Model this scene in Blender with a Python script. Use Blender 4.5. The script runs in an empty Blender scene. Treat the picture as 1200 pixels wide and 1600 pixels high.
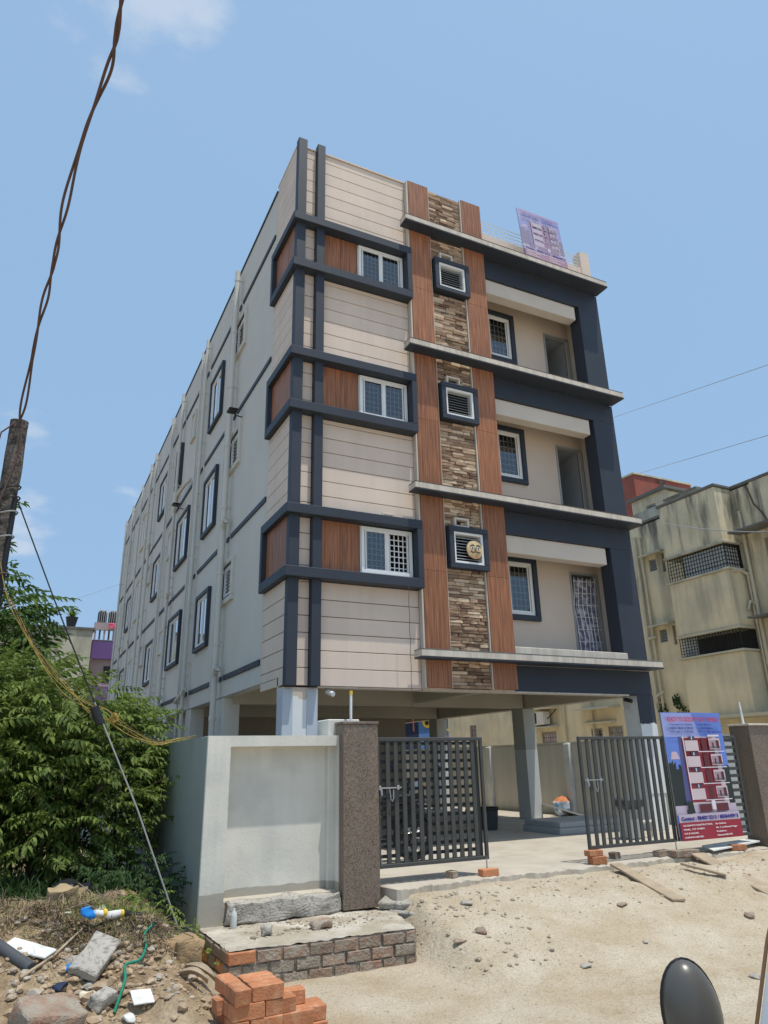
import bpy, math, random
import numpy as np
from mathutils import Vector, Matrix, noise as mnoise
random.seed(7); rng = np.random.default_rng(7)
S = bpy.context.scene
COL = S.collection
R = math.radians
# ------------------------------------------------------------------ camera
cd = bpy.data.cameras.new('camera'); cam = bpy.data.objects.new('camera', cd); COL.objects.link(cam)
def cam_axes(yaw, pitch, roll):
    f = Vector((math.sin(yaw)*math.cos(pitch), math.cos(yaw)*math.cos(pitch), math.sin(pitch)))
    r = Vector((math.cos(yaw), -math.sin(yaw), 0)); u = r.cross(f)
    return r*math.cos(roll)+u*math.sin(roll), u*math.cos(roll)-r*math.sin(roll), f
r_, u_, f_ = cam_axes(.4613, .3383, -.0211)
m = Matrix((r_, u_, -f_)).transposed().to_4x4(); m.translation = Vector((-3.5362, -10.6049, 1.2824))
cam.matrix_world = m
cd.sensor_fit = 'VERTICAL'; cd.sensor_height = 24; cd.lens = 24*1105.8/1600
cd.clip_start = .05; cd.clip_end = 3000
S.camera = cam
# ------------------------------------------------------------------ world, sun
SUN = Vector((.5, -1, 4.2)).normalized()
elev = math.asin(SUN.z); azim = math.atan2(SUN.x, SUN.y)
W = bpy.data.worlds.new('World'); S.world = W; W.use_nodes = True
nt = W.node_tree; N = nt.nodes; L = nt.links; N.clear()
out = N.new('ShaderNodeOutputWorld'); bg = N.new('ShaderNodeBackground'); bg.inputs['Strength'].default_value = .118
sky = N.new('ShaderNodeTexSky'); sky.sky_type = 'NISHITA'; sky.sun_disc = False
sky.sun_elevation = elev; sky.sun_rotation = azim
sky.air_density = 1.0; sky.dust_density = 3.2; sky.ozone_density = 1.6; sky.altitude = 20
tc = N.new('ShaderNodeTexCoord')
def sky_cloud(direction, width, thr, prev, amt, scale=3.2, stretch=(1, 1, 2.2)):
    mp = N.new('ShaderNodeMapping'); mp.inputs['Scale'].default_value = stretch
    L.new(tc.outputs['Generated'], mp.inputs[0])
    nz = N.new('ShaderNodeTexNoise'); nz.inputs['Scale'].default_value = scale; nz.inputs['Detail'].default_value = 7
    nz.inputs['Roughness'].default_value = .55
    L.new(mp.outputs[0], nz.inputs['Vector'])
    d = N.new('ShaderNodeVectorMath'); d.operation = 'DOT_PRODUCT'; L.new(tc.outputs['Generated'], d.inputs[0])
    d.inputs[1].default_value = Vector(direction).normalized()
    mr = N.new('ShaderNodeMapRange'); mr.inputs[1].default_value = math.cos(width); mr.inputs[2].default_value = 1
    L.new(d.outputs['Value'], mr.inputs[0])
    ad = N.new('ShaderNodeMath'); ad.operation = 'MULTIPLY_ADD'; L.new(mr.outputs[0], ad.inputs[0]); ad.inputs[1].default_value = .38
    L.new(nz.outputs[0], ad.inputs[2])
    r2 = N.new('ShaderNodeMapRange'); r2.interpolation_type = 'SMOOTHSTEP'; r2.inputs[1].default_value = thr; r2.inputs[2].default_value = thr+.2
    r2.inputs[4].default_value = amt
    L.new(ad.outputs[0], r2.inputs[0])
    mx = N.new('ShaderNodeMix'); mx.data_type = 'RGBA'
    L.new(r2.outputs[0], mx.inputs[0]); L.new(prev, mx.inputs[6]); mx.inputs[7].default_value = (6.0, 6.5, 7.2, 1)
    return mx.outputs[2]
# thin general haze veil that keeps the sky milky, then three clouds
veil = N.new('ShaderNodeMix'); veil.data_type = 'RGBA'; veil.inputs[0].default_value = .72
L.new(sky.outputs[0], veil.inputs[6]); veil.inputs[7].default_value = (3.1, 5.0, 7.5, 1)
c_ = veil.outputs[2]
c_ = sky_cloud((.045, 1, 1.33), .13, .74, c_, .55, 5)
c_ = sky_cloud((-.03, 1, .31), .07, .76, c_, .6, 6, (1, 1, 3))
c_ = sky_cloud((-.045, 1, .45), .06, .74, c_, .5, 7, (1, 1, 3))
c_ = sky_cloud((.10, 1, .37), .05, .78, c_, .5, 9, (1, 1, 3))
L.new(c_, bg.inputs[0]); L.new(bg.outputs[0], out.inputs[0])
sd = bpy.data.lights.new('sun', 'SUN'); sd.energy = 3.6; sd.angle = R(.6); sd.color = (1, .955, .87)
so = bpy.data.objects.new('sun', sd); COL.objects.link(so); so.rotation_euler = SUN.to_track_quat('Z', 'Y').to_euler()
so.location = (0, -4, 30)
S.view_settings.view_transform = 'Standard'; S.view_settings.look = 'None'
S.view_settings.exposure = 0.0; S.view_settings.gamma = 1
S.cycles.max_bounces = 6
# ------------------------------------------------------------------ materials
MATS = {}
def mat(name, col, rough=.8, var=.10, vs=2.5, bump=.2, bs=45., spec=.3, metal=0., rnd=0., col2=None, c2s=8., c2t=(.45, .65),
        streak=None, paint=None, dist=.01, hue=None):
    if name in MATS: return MATS[name]
    m = bpy.data.materials.new(name); m.use_nodes = True; MATS[name] = m
    nt = m.node_tree; N = nt.nodes; L = nt.links
    b = N['Principled BSDF']; b.inputs['Roughness'].default_value = rough; b.inputs['Metallic'].default_value = metal
    b.inputs['Specular IOR Level'].default_value = spec
    g = N.new('ShaderNodeNewGeometry'); P = g.outputs['Position']
    def nz(scale, det=5, vec=P, ro=.55):
        n = N.new('ShaderNodeTexNoise'); n.inputs['Scale'].default_value = scale; n.inputs['Detail'].default_value = det
        n.inputs['Roughness'].default_value = ro; L.new(vec, n.inputs['Vector']); return n.outputs[0]
    def mrange(v, a, b_, c=0., d=1.):
        r = N.new('ShaderNodeMapRange'); L.new(v, r.inputs[0]); r.inputs[1].default_value = a; r.inputs[2].default_value = b_
        r.inputs[3].default_value = c; r.inputs[4].default_value = d; return r.outputs[0]
    def mix(f, a, b_, bt='MIX'):
        x = N.new('ShaderNodeMix'); x.data_type = 'RGBA'; x.blend_type = bt
        for s, v in ((0, f), (6, a), (7, b_)):
            if hasattr(v, 'links'): L.new(v, x.inputs[s])
            elif s == 0: x.inputs[0].default_value = v
            else: x.inputs[s].default_value = (*v, 1)
        return x.outputs[2]
    def math_(op, a, b_=None):
        x = N.new('ShaderNodeMath'); x.operation = op
        for i, v in enumerate((a, b_)):
            if v is None: continue
            if hasattr(v, 'links'): L.new(v, x.inputs[i])
            else: x.inputs[i].default_value = v
        return x.outputs[0]
    c = None
    if col2 is not None: c = mix(mrange(nz(c2s, 8), *c2t), col, col2)
    else:
        c = N.new('ShaderNodeRGB'); c.outputs[0].default_value = (*col, 1); c = c.outputs[0]
    if rnd or hue:
        oi = N.new('ShaderNodeObjectInfo'); at = N.new('ShaderNodeAttribute'); at.attribute_name = 'rnd'
        rr = math_('FRACT', math_('ADD', oi.outputs['Random'], at.outputs['Fac']))
        if hue:
            cr = N.new('ShaderNodeValToRGB'); cr.color_ramp.interpolation = 'LINEAR'
            els = cr.color_ramp.elements
            for i, h in enumerate(hue):
                e = els[i] if i < 2 else els.new(i/(len(hue)-1))
                e.position = i/(len(hue)-1); e.color = (*h, 1)
            L.new(rr, cr.inputs[0]); c = mix(.85, c, cr.outputs[0])
        if rnd: c = mix(1., c, _grey(N, L, mrange(rr, 0, 1, 1-rnd, 1+rnd)), 'MULTIPLY')
    if var: c = mix(1., c, _grey(N, L, mrange(nz(vs, 6), .25, .75, 1-var, 1+var)), 'MULTIPLY')
    if streak:   # (amount, colour, x scale, z0, z1): vertical water stains, strongest towards z1
        amt, sc, xs, z0, z1 = streak
        mp = N.new('ShaderNodeMapping'); mp.inputs['Scale'].default_value = (xs, xs, .35); L.new(P, mp.inputs[0])
        s = mrange(nz(1, 6, mp.outputs[0], .62), .43, .60)
        sx = N.new('ShaderNodeSeparateXYZ'); L.new(P, sx.inputs[0])
        if z1 > z0: s = math_('MULTIPLY', s, mrange(sx.outputs[2], z0, z1, .18, 1))
        s = math_('MULTIPLY', s, mrange(nz(.6, 3), .35, .6, .55, 1))
        c = mix(math_('MULTIPLY', s, amt), c, sc)
    if paint:    # (z, colour below, raggedness): an unfinished coat whose edge wanders
        z, pc, rg = paint
        sx = N.new('ShaderNodeSeparateXYZ'); L.new(P, sx.inputs[0])
        zz = math_('ADD', sx.outputs[2], math_('MULTIPLY', math_('SUBTRACT', nz(7, 4), .5), rg))
        c = mix(mrange(zz, z-.004, z+.004, 1, 0), c, pc)
    L.new(c, b.inputs['Base Color'])
    if bump:
        bp = N.new('ShaderNodeBump'); bp.inputs['Strength'].default_value = bump; bp.inputs['Distance'].default_value = dist
        L.new(nz(bs, 6), bp.inputs['Height']); L.new(bp.outputs[0], b.inputs['Normal'])
    return m
def _grey(N, L, v):
    x = N.new('ShaderNodeCombineColor')
    for i in range(3): L.new(v, x.inputs[i])
    return x.outputs[0]
m_cream = mat('cream_board', (.69, .575, .485), .75, .05, 1.5, .15, 60, rnd=.035, streak=(.12, (.4, .34, .27), 5, 0, 0))
m_groove = mat('board_groove', (.12, .085, .06), .9, .05)
m_grey = mat('grey_wall_paint', (.60, .585, .53), .8, .05, .8, .18, 50, streak=(.035, (.33, .35, .32), 3, 0, 0))
m_navy = mat('navy_paint', (.034, .043, .060), .55, .12, 1.5, .12, 40, .35)
m_navyr = mat('navy_paint_ragged', (.034, .043, .060), .55, .12, 1.5, .12, 40, .35, paint=(1.88, (.72, .74, .74), .30))
m_beige = mat('balcony_beige', (.62, .52, .43), .8, .05, 1.2, .12, 40)
m_ledge = mat('ledge_paint', (.60, .545, .47), .75, .08, 2, .2, 40, streak=(.45, (.33, .29, .24), 9, 0, 0))
m_white = mat('white_upvc', (.80, .81, .80), .4, .02, 3, 0)
m_bar = mat('white_grille', (.84, .84, .82), .5, .03, 3, 0)
m_primer = mat('white_primer', (.74, .76, .74), .8, .07, 2, .2, 30, paint=None, col2=(.62, .65, .66), c2s=3, c2t=(.5, .62))
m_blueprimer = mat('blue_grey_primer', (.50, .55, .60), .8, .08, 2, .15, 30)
m_primer_top = mat('primer_under_beige', (.62, .53, .44), .8, .06, 2, .15, 30, paint=(2.24, (.74, .76, .75), .22))
m_soffit = mat('stilt_ceiling', (.50, .46, .38), .85, .06, 1.2, .12, 30)
m_stilt = mat('stilt_plaster', (.50, .50, .45), .85, .07, 1.5, .15, 30, paint=(1.47, (.66, .67, .64), .03))
m_louv = mat('grey_louvre', (.42, .43, .42), .5, .05, 3, 0)
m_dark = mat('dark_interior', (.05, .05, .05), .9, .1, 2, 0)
m_room = mat('room_interior', (.32, .34, .35), .9, .1, 2, 0)
m_brownwall = mat('stair_wall', (.36, .31, .25), .9, .12, 1.0, .15, 30)
m_lint = mat('balcony_beam', (.62, .56, .49), .75, .06, 1.5, .12, 40)
m_stone = mat('stone_tile', (.3, .2, .13), .8, .2, 14, .5, 60, rnd=.15,
              hue=[(.13, .075, .05), (.34, .22, .14), (.64, .50, .35), (.21, .125, .08), (.46, .32, .21), (.15, .09, .06), (.70, .56, .40), (.28, .17, .11)])
m_granite = mat('brown_granite', (.215, .165, .125), .42, .14, 3, .5, 110, .5, col2=(.10, .075, .055), c2s=75, c2t=(.46, .60))
m_bwall = mat('boundary_plaster', (.70, .68, .60), .85, .08, 1.4, .25, 35, col2=(.61, .60, .54), c2s=2.5, streak=(.25, (.45, .46, .44), 6, 0, 0), paint=(.03, (.40, .37, .31), .05))
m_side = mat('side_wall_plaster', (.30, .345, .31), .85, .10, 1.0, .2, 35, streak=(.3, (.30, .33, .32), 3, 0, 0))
m_rwall = mat('right_wall_plaster', (.70, .68, .60), .85, .08, 1.2, .2, 35, streak=(.25, (.36, .35, .30), 4, 0, 0))
m_conc = mat('rough_concrete', (.42, .39, .34), .95, .15, 5, .9, 40, col2=(.22, .20, .17), c2s=22, c2t=(.5, .68), dist=.02)
m_apron = mat('apron_concrete', (.50, .45, .37), .95, .12, 1.5, .5, 30, col2=(.42, .37, .30), c2s=3)
m_gate = mat('gate_paint', (.060, .062, .060), .5, .15, 6, .1, 60, .4)
m_steel = mat('steel', (.45, .45, .44), .35, .1, 6, 0, metal=.9)
m_brick = mat('new_brick', (.47, .195, .095), .9, .14, 9, .7, 60, rnd=.16, col2=(.56, .30, .17), c2s=14, c2t=(.5, .7))
m_pbrick = mat('mortared_brick', (.33, .205, .145), .95, .16, 8, 1., 38, rnd=.12, col2=(.34, .295, .235), c2s=11, c2t=(.36, .60), dist=.03)
m_mortar = mat('mortar', (.37, .32, .255), .98, .2, 12, 1., 60, col2=(.27, .23, .18), c2s=26, c2t=(.5, .65), dist=.03)
m_platform = mat('platform_top', (.40, .345, .265), .95, .18, 4, 1., 40, col2=(.56, .52, .44), c2s=2.6, dist=.02)
m_rwall_bright = mat('right_wall_brightened', (.86, .87, .84), .8, .04, 2, .1, 30)  # extra white wall colour, brightness painted in for missing light
m_sand = None
m_yellow = mat('weathered_yellow', (.70, .61, .42), .9, .10, .7, .2, 20, col2=(.58, .52, .38), c2s=.8, streak=(.95, (.11, .11, .095), 2.6, 5.2, 9.9))
m_yellow2 = mat('weathered_yellow_pale', (.68, .60, .44), .9, .08, .7, .2, 20, streak=(.55, (.22, .21, .16), 1.5, 2, 9))
m_ycoping = mat('blackened_coping', (.15, .15, .14), .95, .25, 2, .4, 20)
m_red = mat('red_oxide_wall', (.34, .10, .07), .9, .15, 1.2, .3, 20, col2=(.26, .10, .08), c2s=1.5)
m_pipe = mat('painted_pipe', (.61, .60, .55), .55, .05, 2, 0)
m_ypipe = mat('buff_pipe', (.55, .50, .38), .6, .12, 3, 0)
m_black = mat('black_plastic', (.022, .022, .024), .35, .1, 6, 0, .5)
m_black2 = mat('black_rubber', (.03, .03, .03), .8, .1, 6, .2)
m_grill = mat('black_grille', (.025, .025, .022), .6, .1, 6, 0)
m_sheet = mat('pale_plastic_sheet', (.55, .60, .60), .5, .15, 3, 0)
m_pole = mat('weathered_pole', (.13, .115, .10), .95, .25, 5, .9, 30, col2=(.05, .045, .04), c2s=18, c2t=(.45, .6), dist=.03)
m_cable = mat('brown_cable', (.115, .07, .06), .7, .1, 5, 0)
m_greycable = mat('grey_wire', (.30, .30, .29), .5, .1, 5, 0)
m_ywire = mat('yellow_wire', (.42, .31, .08), .5, .1, 5, 0)
m_bark = mat('bark', (.16, .12, .085), .95, .2, 8, .6, 30)
m_mauve = mat('purple_paint', (.16, .09, .25), .8, .1, 1, 0)
m_pinkw = mat('pinkish_paint', (.42, .33, .32), .85, .1, 1, 0)
m_leftb = mat('stained_lime_wash', (.52, .49, .38), .9, .1, .5, .1, 10, streak=(.8, (.15, .14, .12), 1.1, 5.5, 9.3))
m_blue = mat('blue_paint', (.09, .21, .50), .7, .08, 1, 0)
m_bluedk = mat('dark_blue_paint', (.02, .03, .07), .7, .08, 1, 0)
m_yel = mat('yellow_plastic', (.72, .50, .06), .5, .05, 3, 0)
m_whitetile = mat('white_tile', (.70, .70, .66), .5, .10, 6, .2, 20, col2=(.5, .47, .4), c2s=9, c2t=(.55, .75))
m_bluebag = mat('blue_plastic', (.02, .22, .62), .35, .2, 8, .4, 20)
m_greenrope = mat('green_rope', (.02, .20, .13), .8, .2, 20, .3)
m_straw = mat('dry_straw', (.40, .30, .17), .95, .3, 4, 0)
m_soil = mat('soil_lump', (.36, .25, .14), .98, .2, 6, 1, 25, dist=.03)
m_wood = mat('weathered_wood', (.38, .30, .21), .9, .2, 6, .4, 40)
m_drum = mat('dark_plastic_drum', (.07, .075, .08), .6, .2, 4, .2, 20)
m_tile = mat('grey_step_tile', (.36, .38, .385), .4, .06, 3, 0)
m_terracotta = mat('dark_pot', (.05, .05, .05), .6, .1, 3, 0)
m_pink = mat('pink_cloth', (.75, .12, .20), .8, .1, 3, 0)
m_bronze = mat('brown_edge_trim', (.20, .115, .06), .5, .1, 3, 0)
m_vwhite = mat('white_car_paint', (.72, .75, .76), .25, .02, 1, 0, .5)
m_shell = mat('grey_mirror_shell', (.095, .09, .08), .32, .06, 2, .02, 300, .5)

def glass_mat(name, tint, refl):
    m = bpy.data.materials.new(name); m.use_nodes = True; nt = m.node_tree; N = nt.nodes; L = nt.links; N.clear()
    o = N.new('ShaderNodeOutputMaterial'); t = N.new('ShaderNodeBsdfTransparent'); t.inputs[0].default_value = (*tint, 1)
    g = N.new('ShaderNodeBsdfGlossy'); g.inputs['Roughness'].default_value = .02
    fr = N.new('ShaderNodeFresnel'); fr.inputs[0].default_value = refl
    mx = N.new('ShaderNodeMixShader'); L.new(fr.outputs[0], mx.inputs[0]); L.new(t.outputs[0], mx.inputs[1]); L.new(g.outputs[0], mx.inputs[2])
    L.new(mx.outputs[0], o.inputs[0]); return m
m_glass_side = glass_mat('side_window_glass', (.5, .56, .6), 2.8)
m_glass = glass_mat('window_glass', (.66, .72, .74), 2.3)
def wood_mat():
    m = bpy.data.materials.new('wood_look_tile'); m.use_nodes = True; nt = m.node_tree; N = nt.nodes; L = nt.links
    b = N['Principled BSDF']; b.inputs['Roughness'].default_value = .5; b.inputs['Specular IOR Level'].default_value = .35
    g = N.new('ShaderNodeNewGeometry'); mp = N.new('ShaderNodeMapping'); mp.inputs['Scale'].default_value = (22, 22, 1.1); L.new(g.outputs['Position'], mp.inputs[0])
    n = N.new('ShaderNodeTexNoise'); n.inputs['Scale'].default_value = 1.6; n.inputs['Detail'].default_value = 7; L.new(mp.outputs[0], n.inputs['Vector'])
    cr = N.new('ShaderNodeValToRGB'); e = cr.color_ramp.elements; e[0].position = .3; e[0].color = (.17, .068, .036, 1); e[1].position = .72; e[1].color = (.41, .17, .078, 1)
    L.new(n.outputs[0], cr.inputs[0])
    sx = N.new('ShaderNodeSeparateXYZ'); L.new(g.outputs['Position'], sx.inputs[0])
    def mt(op, a, b_):
        x = N.new('ShaderNodeMath'); x.operation = op
        for i, v in enumerate((a, b_)):
            if hasattr(v, 'links'): L.new(v, x.inputs[i])
            elif v is not None: x.inputs[i].default_value = v
        return x.outputs[0]
    u = mt('FRACT', mt('MULTIPLY', mt('ADD', sx.outputs[0], sx.outputs[1]), 1/.094), None)
    ln = mt('LESS_THAN', u, .07)
    oi = N.new('ShaderNodeObjectInfo')
    mr = N.new('ShaderNodeMapRange'); L.new(oi.outputs['Random'], mr.inputs[0]); mr.inputs[3].default_value = .85; mr.inputs[4].default_value = 1.15
    mm = N.new('ShaderNodeMix'); mm.data_type = 'RGBA'; mm.blend_type = 'MULTIPLY'; mm.inputs[0].default_value = 1
    L.new(cr.outputs[0], mm.inputs[6]); L.new(_grey(N, L, mr.outputs[0]), mm.inputs[7])
    mx = N.new('ShaderNodeMix'); mx.data_type = 'RGBA'; L.new(mt('MULTIPLY', ln, .55), mx.inputs[0]); L.new(mm.outputs[2], mx.inputs[6]); mx.inputs[7].default_value = (.48, .28, .17, 1)
    L.new(mx.outputs[2], b.inputs['Base Color'])
    bp = N.new('ShaderNodeBump'); bp.inputs['Strength'].default_value = .25; bp.inputs['Distance'].default_value = .004; L.new(n.outputs[0], bp.inputs['Height']); L.new(bp.outputs[0], b.inputs['Normal'])
    return m
m_woodtile = wood_mat()
def leaf_mat(name, c1, c2, trans=.35):
    m = bpy.data.materials.new(name); m.use_nodes = True; nt = m.node_tree; N = nt.nodes; L = nt.links
    b = N['Principled BSDF']; o = N['Material Output']; b.inputs['Roughness'].default_value = .55; b.inputs['Specular IOR Level'].default_value = .25
    g = N.new('ShaderNodeNewGeometry'); n = N.new('ShaderNodeTexNoise'); n.inputs['Scale'].default_value = 2.2; n.inputs['Detail'].default_value = 3
    L.new(g.outputs['Position'], n.inputs['Vector'])
    a = N.new('ShaderNodeMath'); a.operation = 'ADD'; L.new(n.outputs[0], a.inputs[0])
    ri = N.new('ShaderNodeMath'); ri.operation = 'MULTIPLY'; L.new(g.outputs['Random Per Island'], ri.inputs[0]); ri.inputs[1].default_value = .5; L.new(ri.outputs[0], a.inputs[1])
    mr = N.new('ShaderNodeMapRange'); L.new(a.outputs[0], mr.inputs[0]); mr.inputs[1].default_value = .4; mr.inputs[2].default_value = 1.05
    mx = N.new('ShaderNodeMix'); mx.data_type = 'RGBA'; L.new(mr.outputs[0], mx.inputs[0]); mx.inputs[6].default_value = (*c1, 1); mx.inputs[7].default_value = (*c2, 1)
    L.new(mx.outputs[2], b.inputs['Base Color'])
    t = N.new('ShaderNodeBsdfTranslucent'); L.new(mx.outputs[2], t.inputs[0])
    ms = N.new('ShaderNodeMixShader'); ms.inputs[0].default_value = trans; L.new(b.outputs[0], ms.inputs[1]); L.new(t.outputs[0], ms.inputs[2])
    L.new(ms.outputs[0], o.inputs[0]); return m
m_leaf = leaf_mat('bush_leaf', (.058, .10, .022), (.225, .30, .065))
m_leaf2 = leaf_mat('tree_leaf', (.045, .095, .025), (.13, .21, .05))
m_leafdk = leaf_mat('shrub_leaf', (.025, .055, .015), (.05, .10, .03), .2)
m_leafy = leaf_mat('weed_leaf', (.13, .20, .03), (.30, .36, .08))

# ------------------------------------------------------------------ mesh helpers
class MB:
    def __init__(s, M=None): s.v = []; s.f = []; s.mi = []; s.M = M; s.cur = 0; s.rnd = []
    def add(s, vs, fs):
        n = len(s.v)
        if s.M: vs = [s.M(*p) for p in vs]
        s.v.extend([tuple(p) for p in vs]); s.f.extend([tuple(i+n for i in f) for f in fs]); s.mi.extend([s.cur]*len(fs))
        return s
    def box(s, x0, x1, y0, y1, z0, z1, b=0.):
        if x0 > x1: x0, x1 = x1, x0
        if y0 > y1: y0, y1 = y1, y0
        if z0 > z1: z0, z1 = z1, z0
        if not b:
            return s.add([(x0,y0,z0),(x1,y0,z0),(x1,y1,z0),(x0,y1,z0),(x0,y0,z1),(x1,y0,z1),(x1,y1,z1),(x0,y1,z1)],
                         [(0,3,2,1),(4,5,6,7),(0,1,5,4),(1,2,6,5),(2,3,7,6),(3,0,4,7)])
        v, f = chamfer(x0, x1, y0, y1, z0, z1, b); return s.add(v, f)
    def quad(s, *p): return s.add(p, [tuple(range(len(p)))])
    def tube(s, pts, r, n=8, cap=True):
        pts = [Vector(p) for p in pts]; k = len(pts); rs = r if isinstance(r, (list, tuple)) else [r]*k
        vs = []; up = None
        for i, p in enumerate(pts):
            t = (pts[min(i+1, k-1)]-pts[max(i-1, 0)]).normalized()
            if up is None: up = t.orthogonal().normalized()
            a = (up-t*up.dot(t)); a = a.normalized() if a.length > 1e-6 else t.orthogonal().normalized(); up = a; c = t.cross(a)
            for j in range(n):
                an = 2*math.pi*j/n; vs.append(p+a*math.cos(an)*rs[i]+c*math.sin(an)*rs[i])
        fs = [(i*n+j, i*n+(j+1)%n, (i+1)*n+(j+1)%n, (i+1)*n+j) for i in range(k-1) for j in range(n)]
        if cap: fs += [tuple(range(n))[::-1], tuple(range((k-1)*n, k*n))]
        return s.add(vs, fs)
    def lathe(s, prof, c=(0, 0, 0), n=20, axis='z'):
        vs = []
        for (r, h) in prof:
            for j in range(n):
                a = 2*math.pi*j/n; p = (r*math.cos(a), r*math.sin(a), h)
                if axis == 'y': p = (p[0], p[2], p[1])
                if axis == 'x': p = (p[2], p[0], p[1])
                vs.append((p[0]+c[0], p[1]+c[1], p[2]+c[2]))
        k = len(prof)
        return s.add(vs, [(i*n+j, i*n+(j+1)%n, (i+1)*n+(j+1)%n, (i+1)*n+j) for i in range(k-1) for j in range(n)])
    def ring(s, u0, u1, z0, z1, w, d0, d1, b=0.):     # frame in a (u, d, z) mapping
        s.box(u0, u1, d0, d1, z1-w, z1, b); s.box(u0, u1, d0, d1, z0, z0+w, b)
        s.box(u0, u0+w, d0, d1, z0+w, z1-w, b); s.box(u1-w, u1, d0, d1, z0+w, z1-w, b); return s
def chamfer(x0, x1, y0, y1, z0, z1, b):
    b = min(b, (x1-x0)*.45, (y1-y0)*.45, (z1-z0)*.45); v = []; idx = {}
    X = (x0, x1); Y = (y0, y1); Z = (z0, z1)
    for i in (0, 1):
        for j in (0, 1):
            for k in (0, 1):
                sx, sy, sz = (1-2*i)*b, (1-2*j)*b, (1-2*k)*b
                for a, p in enumerate(((X[i], Y[j]+sy, Z[k]+sz), (X[i]+sx, Y[j], Z[k]+sz), (X[i]+sx, Y[j]+sy, Z[k]))):
                    idx[(i, j, k, a)] = len(v); v.append(p)
    f = []
    for a in range(3):
        for s_ in (0, 1):
            q = []
            for (p, r) in ((0, 0), (1, 0), (1, 1), (0, 1)):
                c = [p, r]; c.insert(a, s_); q.append(idx[(*c, a)])
            f.append(q)
    for a in range(3):
        o1, o2 = [t for t in range(3) if t != a]
        for p in (0, 1):
            for r in (0, 1):
                def g(t, o):
                    c = [0, 0, 0]; c[a] = t; c[o1] = p; c[o2] = r; return idx[(*c, o)]
                f.append([g(0, o1), g(1, o1), g(1, o2), g(0, o2)])
    for i in (0, 1):
        for j in (0, 1):
            for k in (0, 1): f.append([idx[(i, j, k, a)] for a in range(3)])
    ctr = Vector(((x0+x1)/2, (y0+y1)/2, (z0+z1)/2)); out = []
    for q in f:
        a, b_, c = (Vector(v[i]) for i in q[:3]); n = (b_-a).cross(c-a)
        mid = sum((Vector(v[i]) for i in q), Vector())/len(q)
        out.append(tuple(q) if n.dot(mid-ctr) > 0 else tuple(q[::-1]))
    return v, out
ORG = {}
def mesh(name, mb, mats, org=(0, 0, 0), smooth=None):
    me = bpy.data.meshes.new(name)
    v = np.array(mb.v, dtype=float)-np.array(org, dtype=float)
    me.from_pydata(v.tolist(), [], mb.f)
    for m_ in (mats if isinstance(mats, (list, tuple)) else [mats]): me.materials.append(m_)
    if isinstance(mats, (list, tuple)) and len(mats) > 1: me.polygons.foreach_set('material_index', mb.mi)
    if len(mb.rnd) == len(mb.v) and mb.rnd:
        at = me.attributes.new('rnd', 'FLOAT', 'POINT'); at.data.foreach_set('value', mb.rnd)
    if smooth:
        me.polygons.foreach_set('use_smooth', [True]*len(me.polygons)); me.set_sharp_from_angle(angle=R(smooth))
    me.update(); return me
def thing(name, label, cat, loc=(0, 0, 0), group=None, local=False):
    o = bpy.data.objects.new(name, None); COL.objects.link(o); o.empty_display_size = .2
    o.location = loc; o['label'] = label; o['category'] = cat
    if group: o['group'] = group
    ORG[o.name] = (0, 0, 0) if local else tuple(loc)
    return o
def part(name, mb, mats, parent, label=None, kind=None, smooth=None):
    org = ORG[parent.name]; o = bpy.data.objects.new(name, mesh(name, mb, mats, org, smooth)); COL.objects.link(o)
    o.parent = parent; ORG[o.name] = org
    if label: o['label'] = label
    if kind: o['kind'] = kind
    return o
def inst(name, me, parent, loc, rot=None, scale=None):   # shared-mesh part; loc in world
    o = bpy.data.objects.new(name, me); COL.objects.link(o); o.parent = parent
    org = ORG[parent.name]; o.location = tuple(a-b for a, b in zip(loc, org))
    if rot: o.rotation_euler = rot
    if scale: o.scale = scale
    return o
def solo(name, mb, mats, label, cat, group=None, kind=None, smooth=None, loc=None, rot=None):
    v = np.array(mb.v); org = loc if loc is not None else ((v[:, 0].min()+v[:, 0].max())/2, (v[:, 1].min()+v[:, 1].max())/2, v[:, 2].min())
    o = bpy.data.objects.new(name, mesh(name, mb, mats, (0, 0, 0) if loc is not None else org, smooth)); COL.objects.link(o); o.location = org
    if rot: o.rotation_euler = rot
    if label: o['label'] = label
    if cat: o['category'] = cat
    if group: o['group'] = group
    if kind: o['kind'] = kind
    return o
def structure(name, mb, mats, smooth=None):
    o = bpy.data.objects.new(name, mesh(name, mb, mats, (0, 0, 0), smooth)); COL.objects.link(o); o['kind'] = 'structure'; return o
def copy_tree(o, parent=None):
    c = o.copy(); COL.objects.link(c); c.parent = parent
    for ch in list(o.children): copy_tree(ch, c)
    return c
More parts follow.
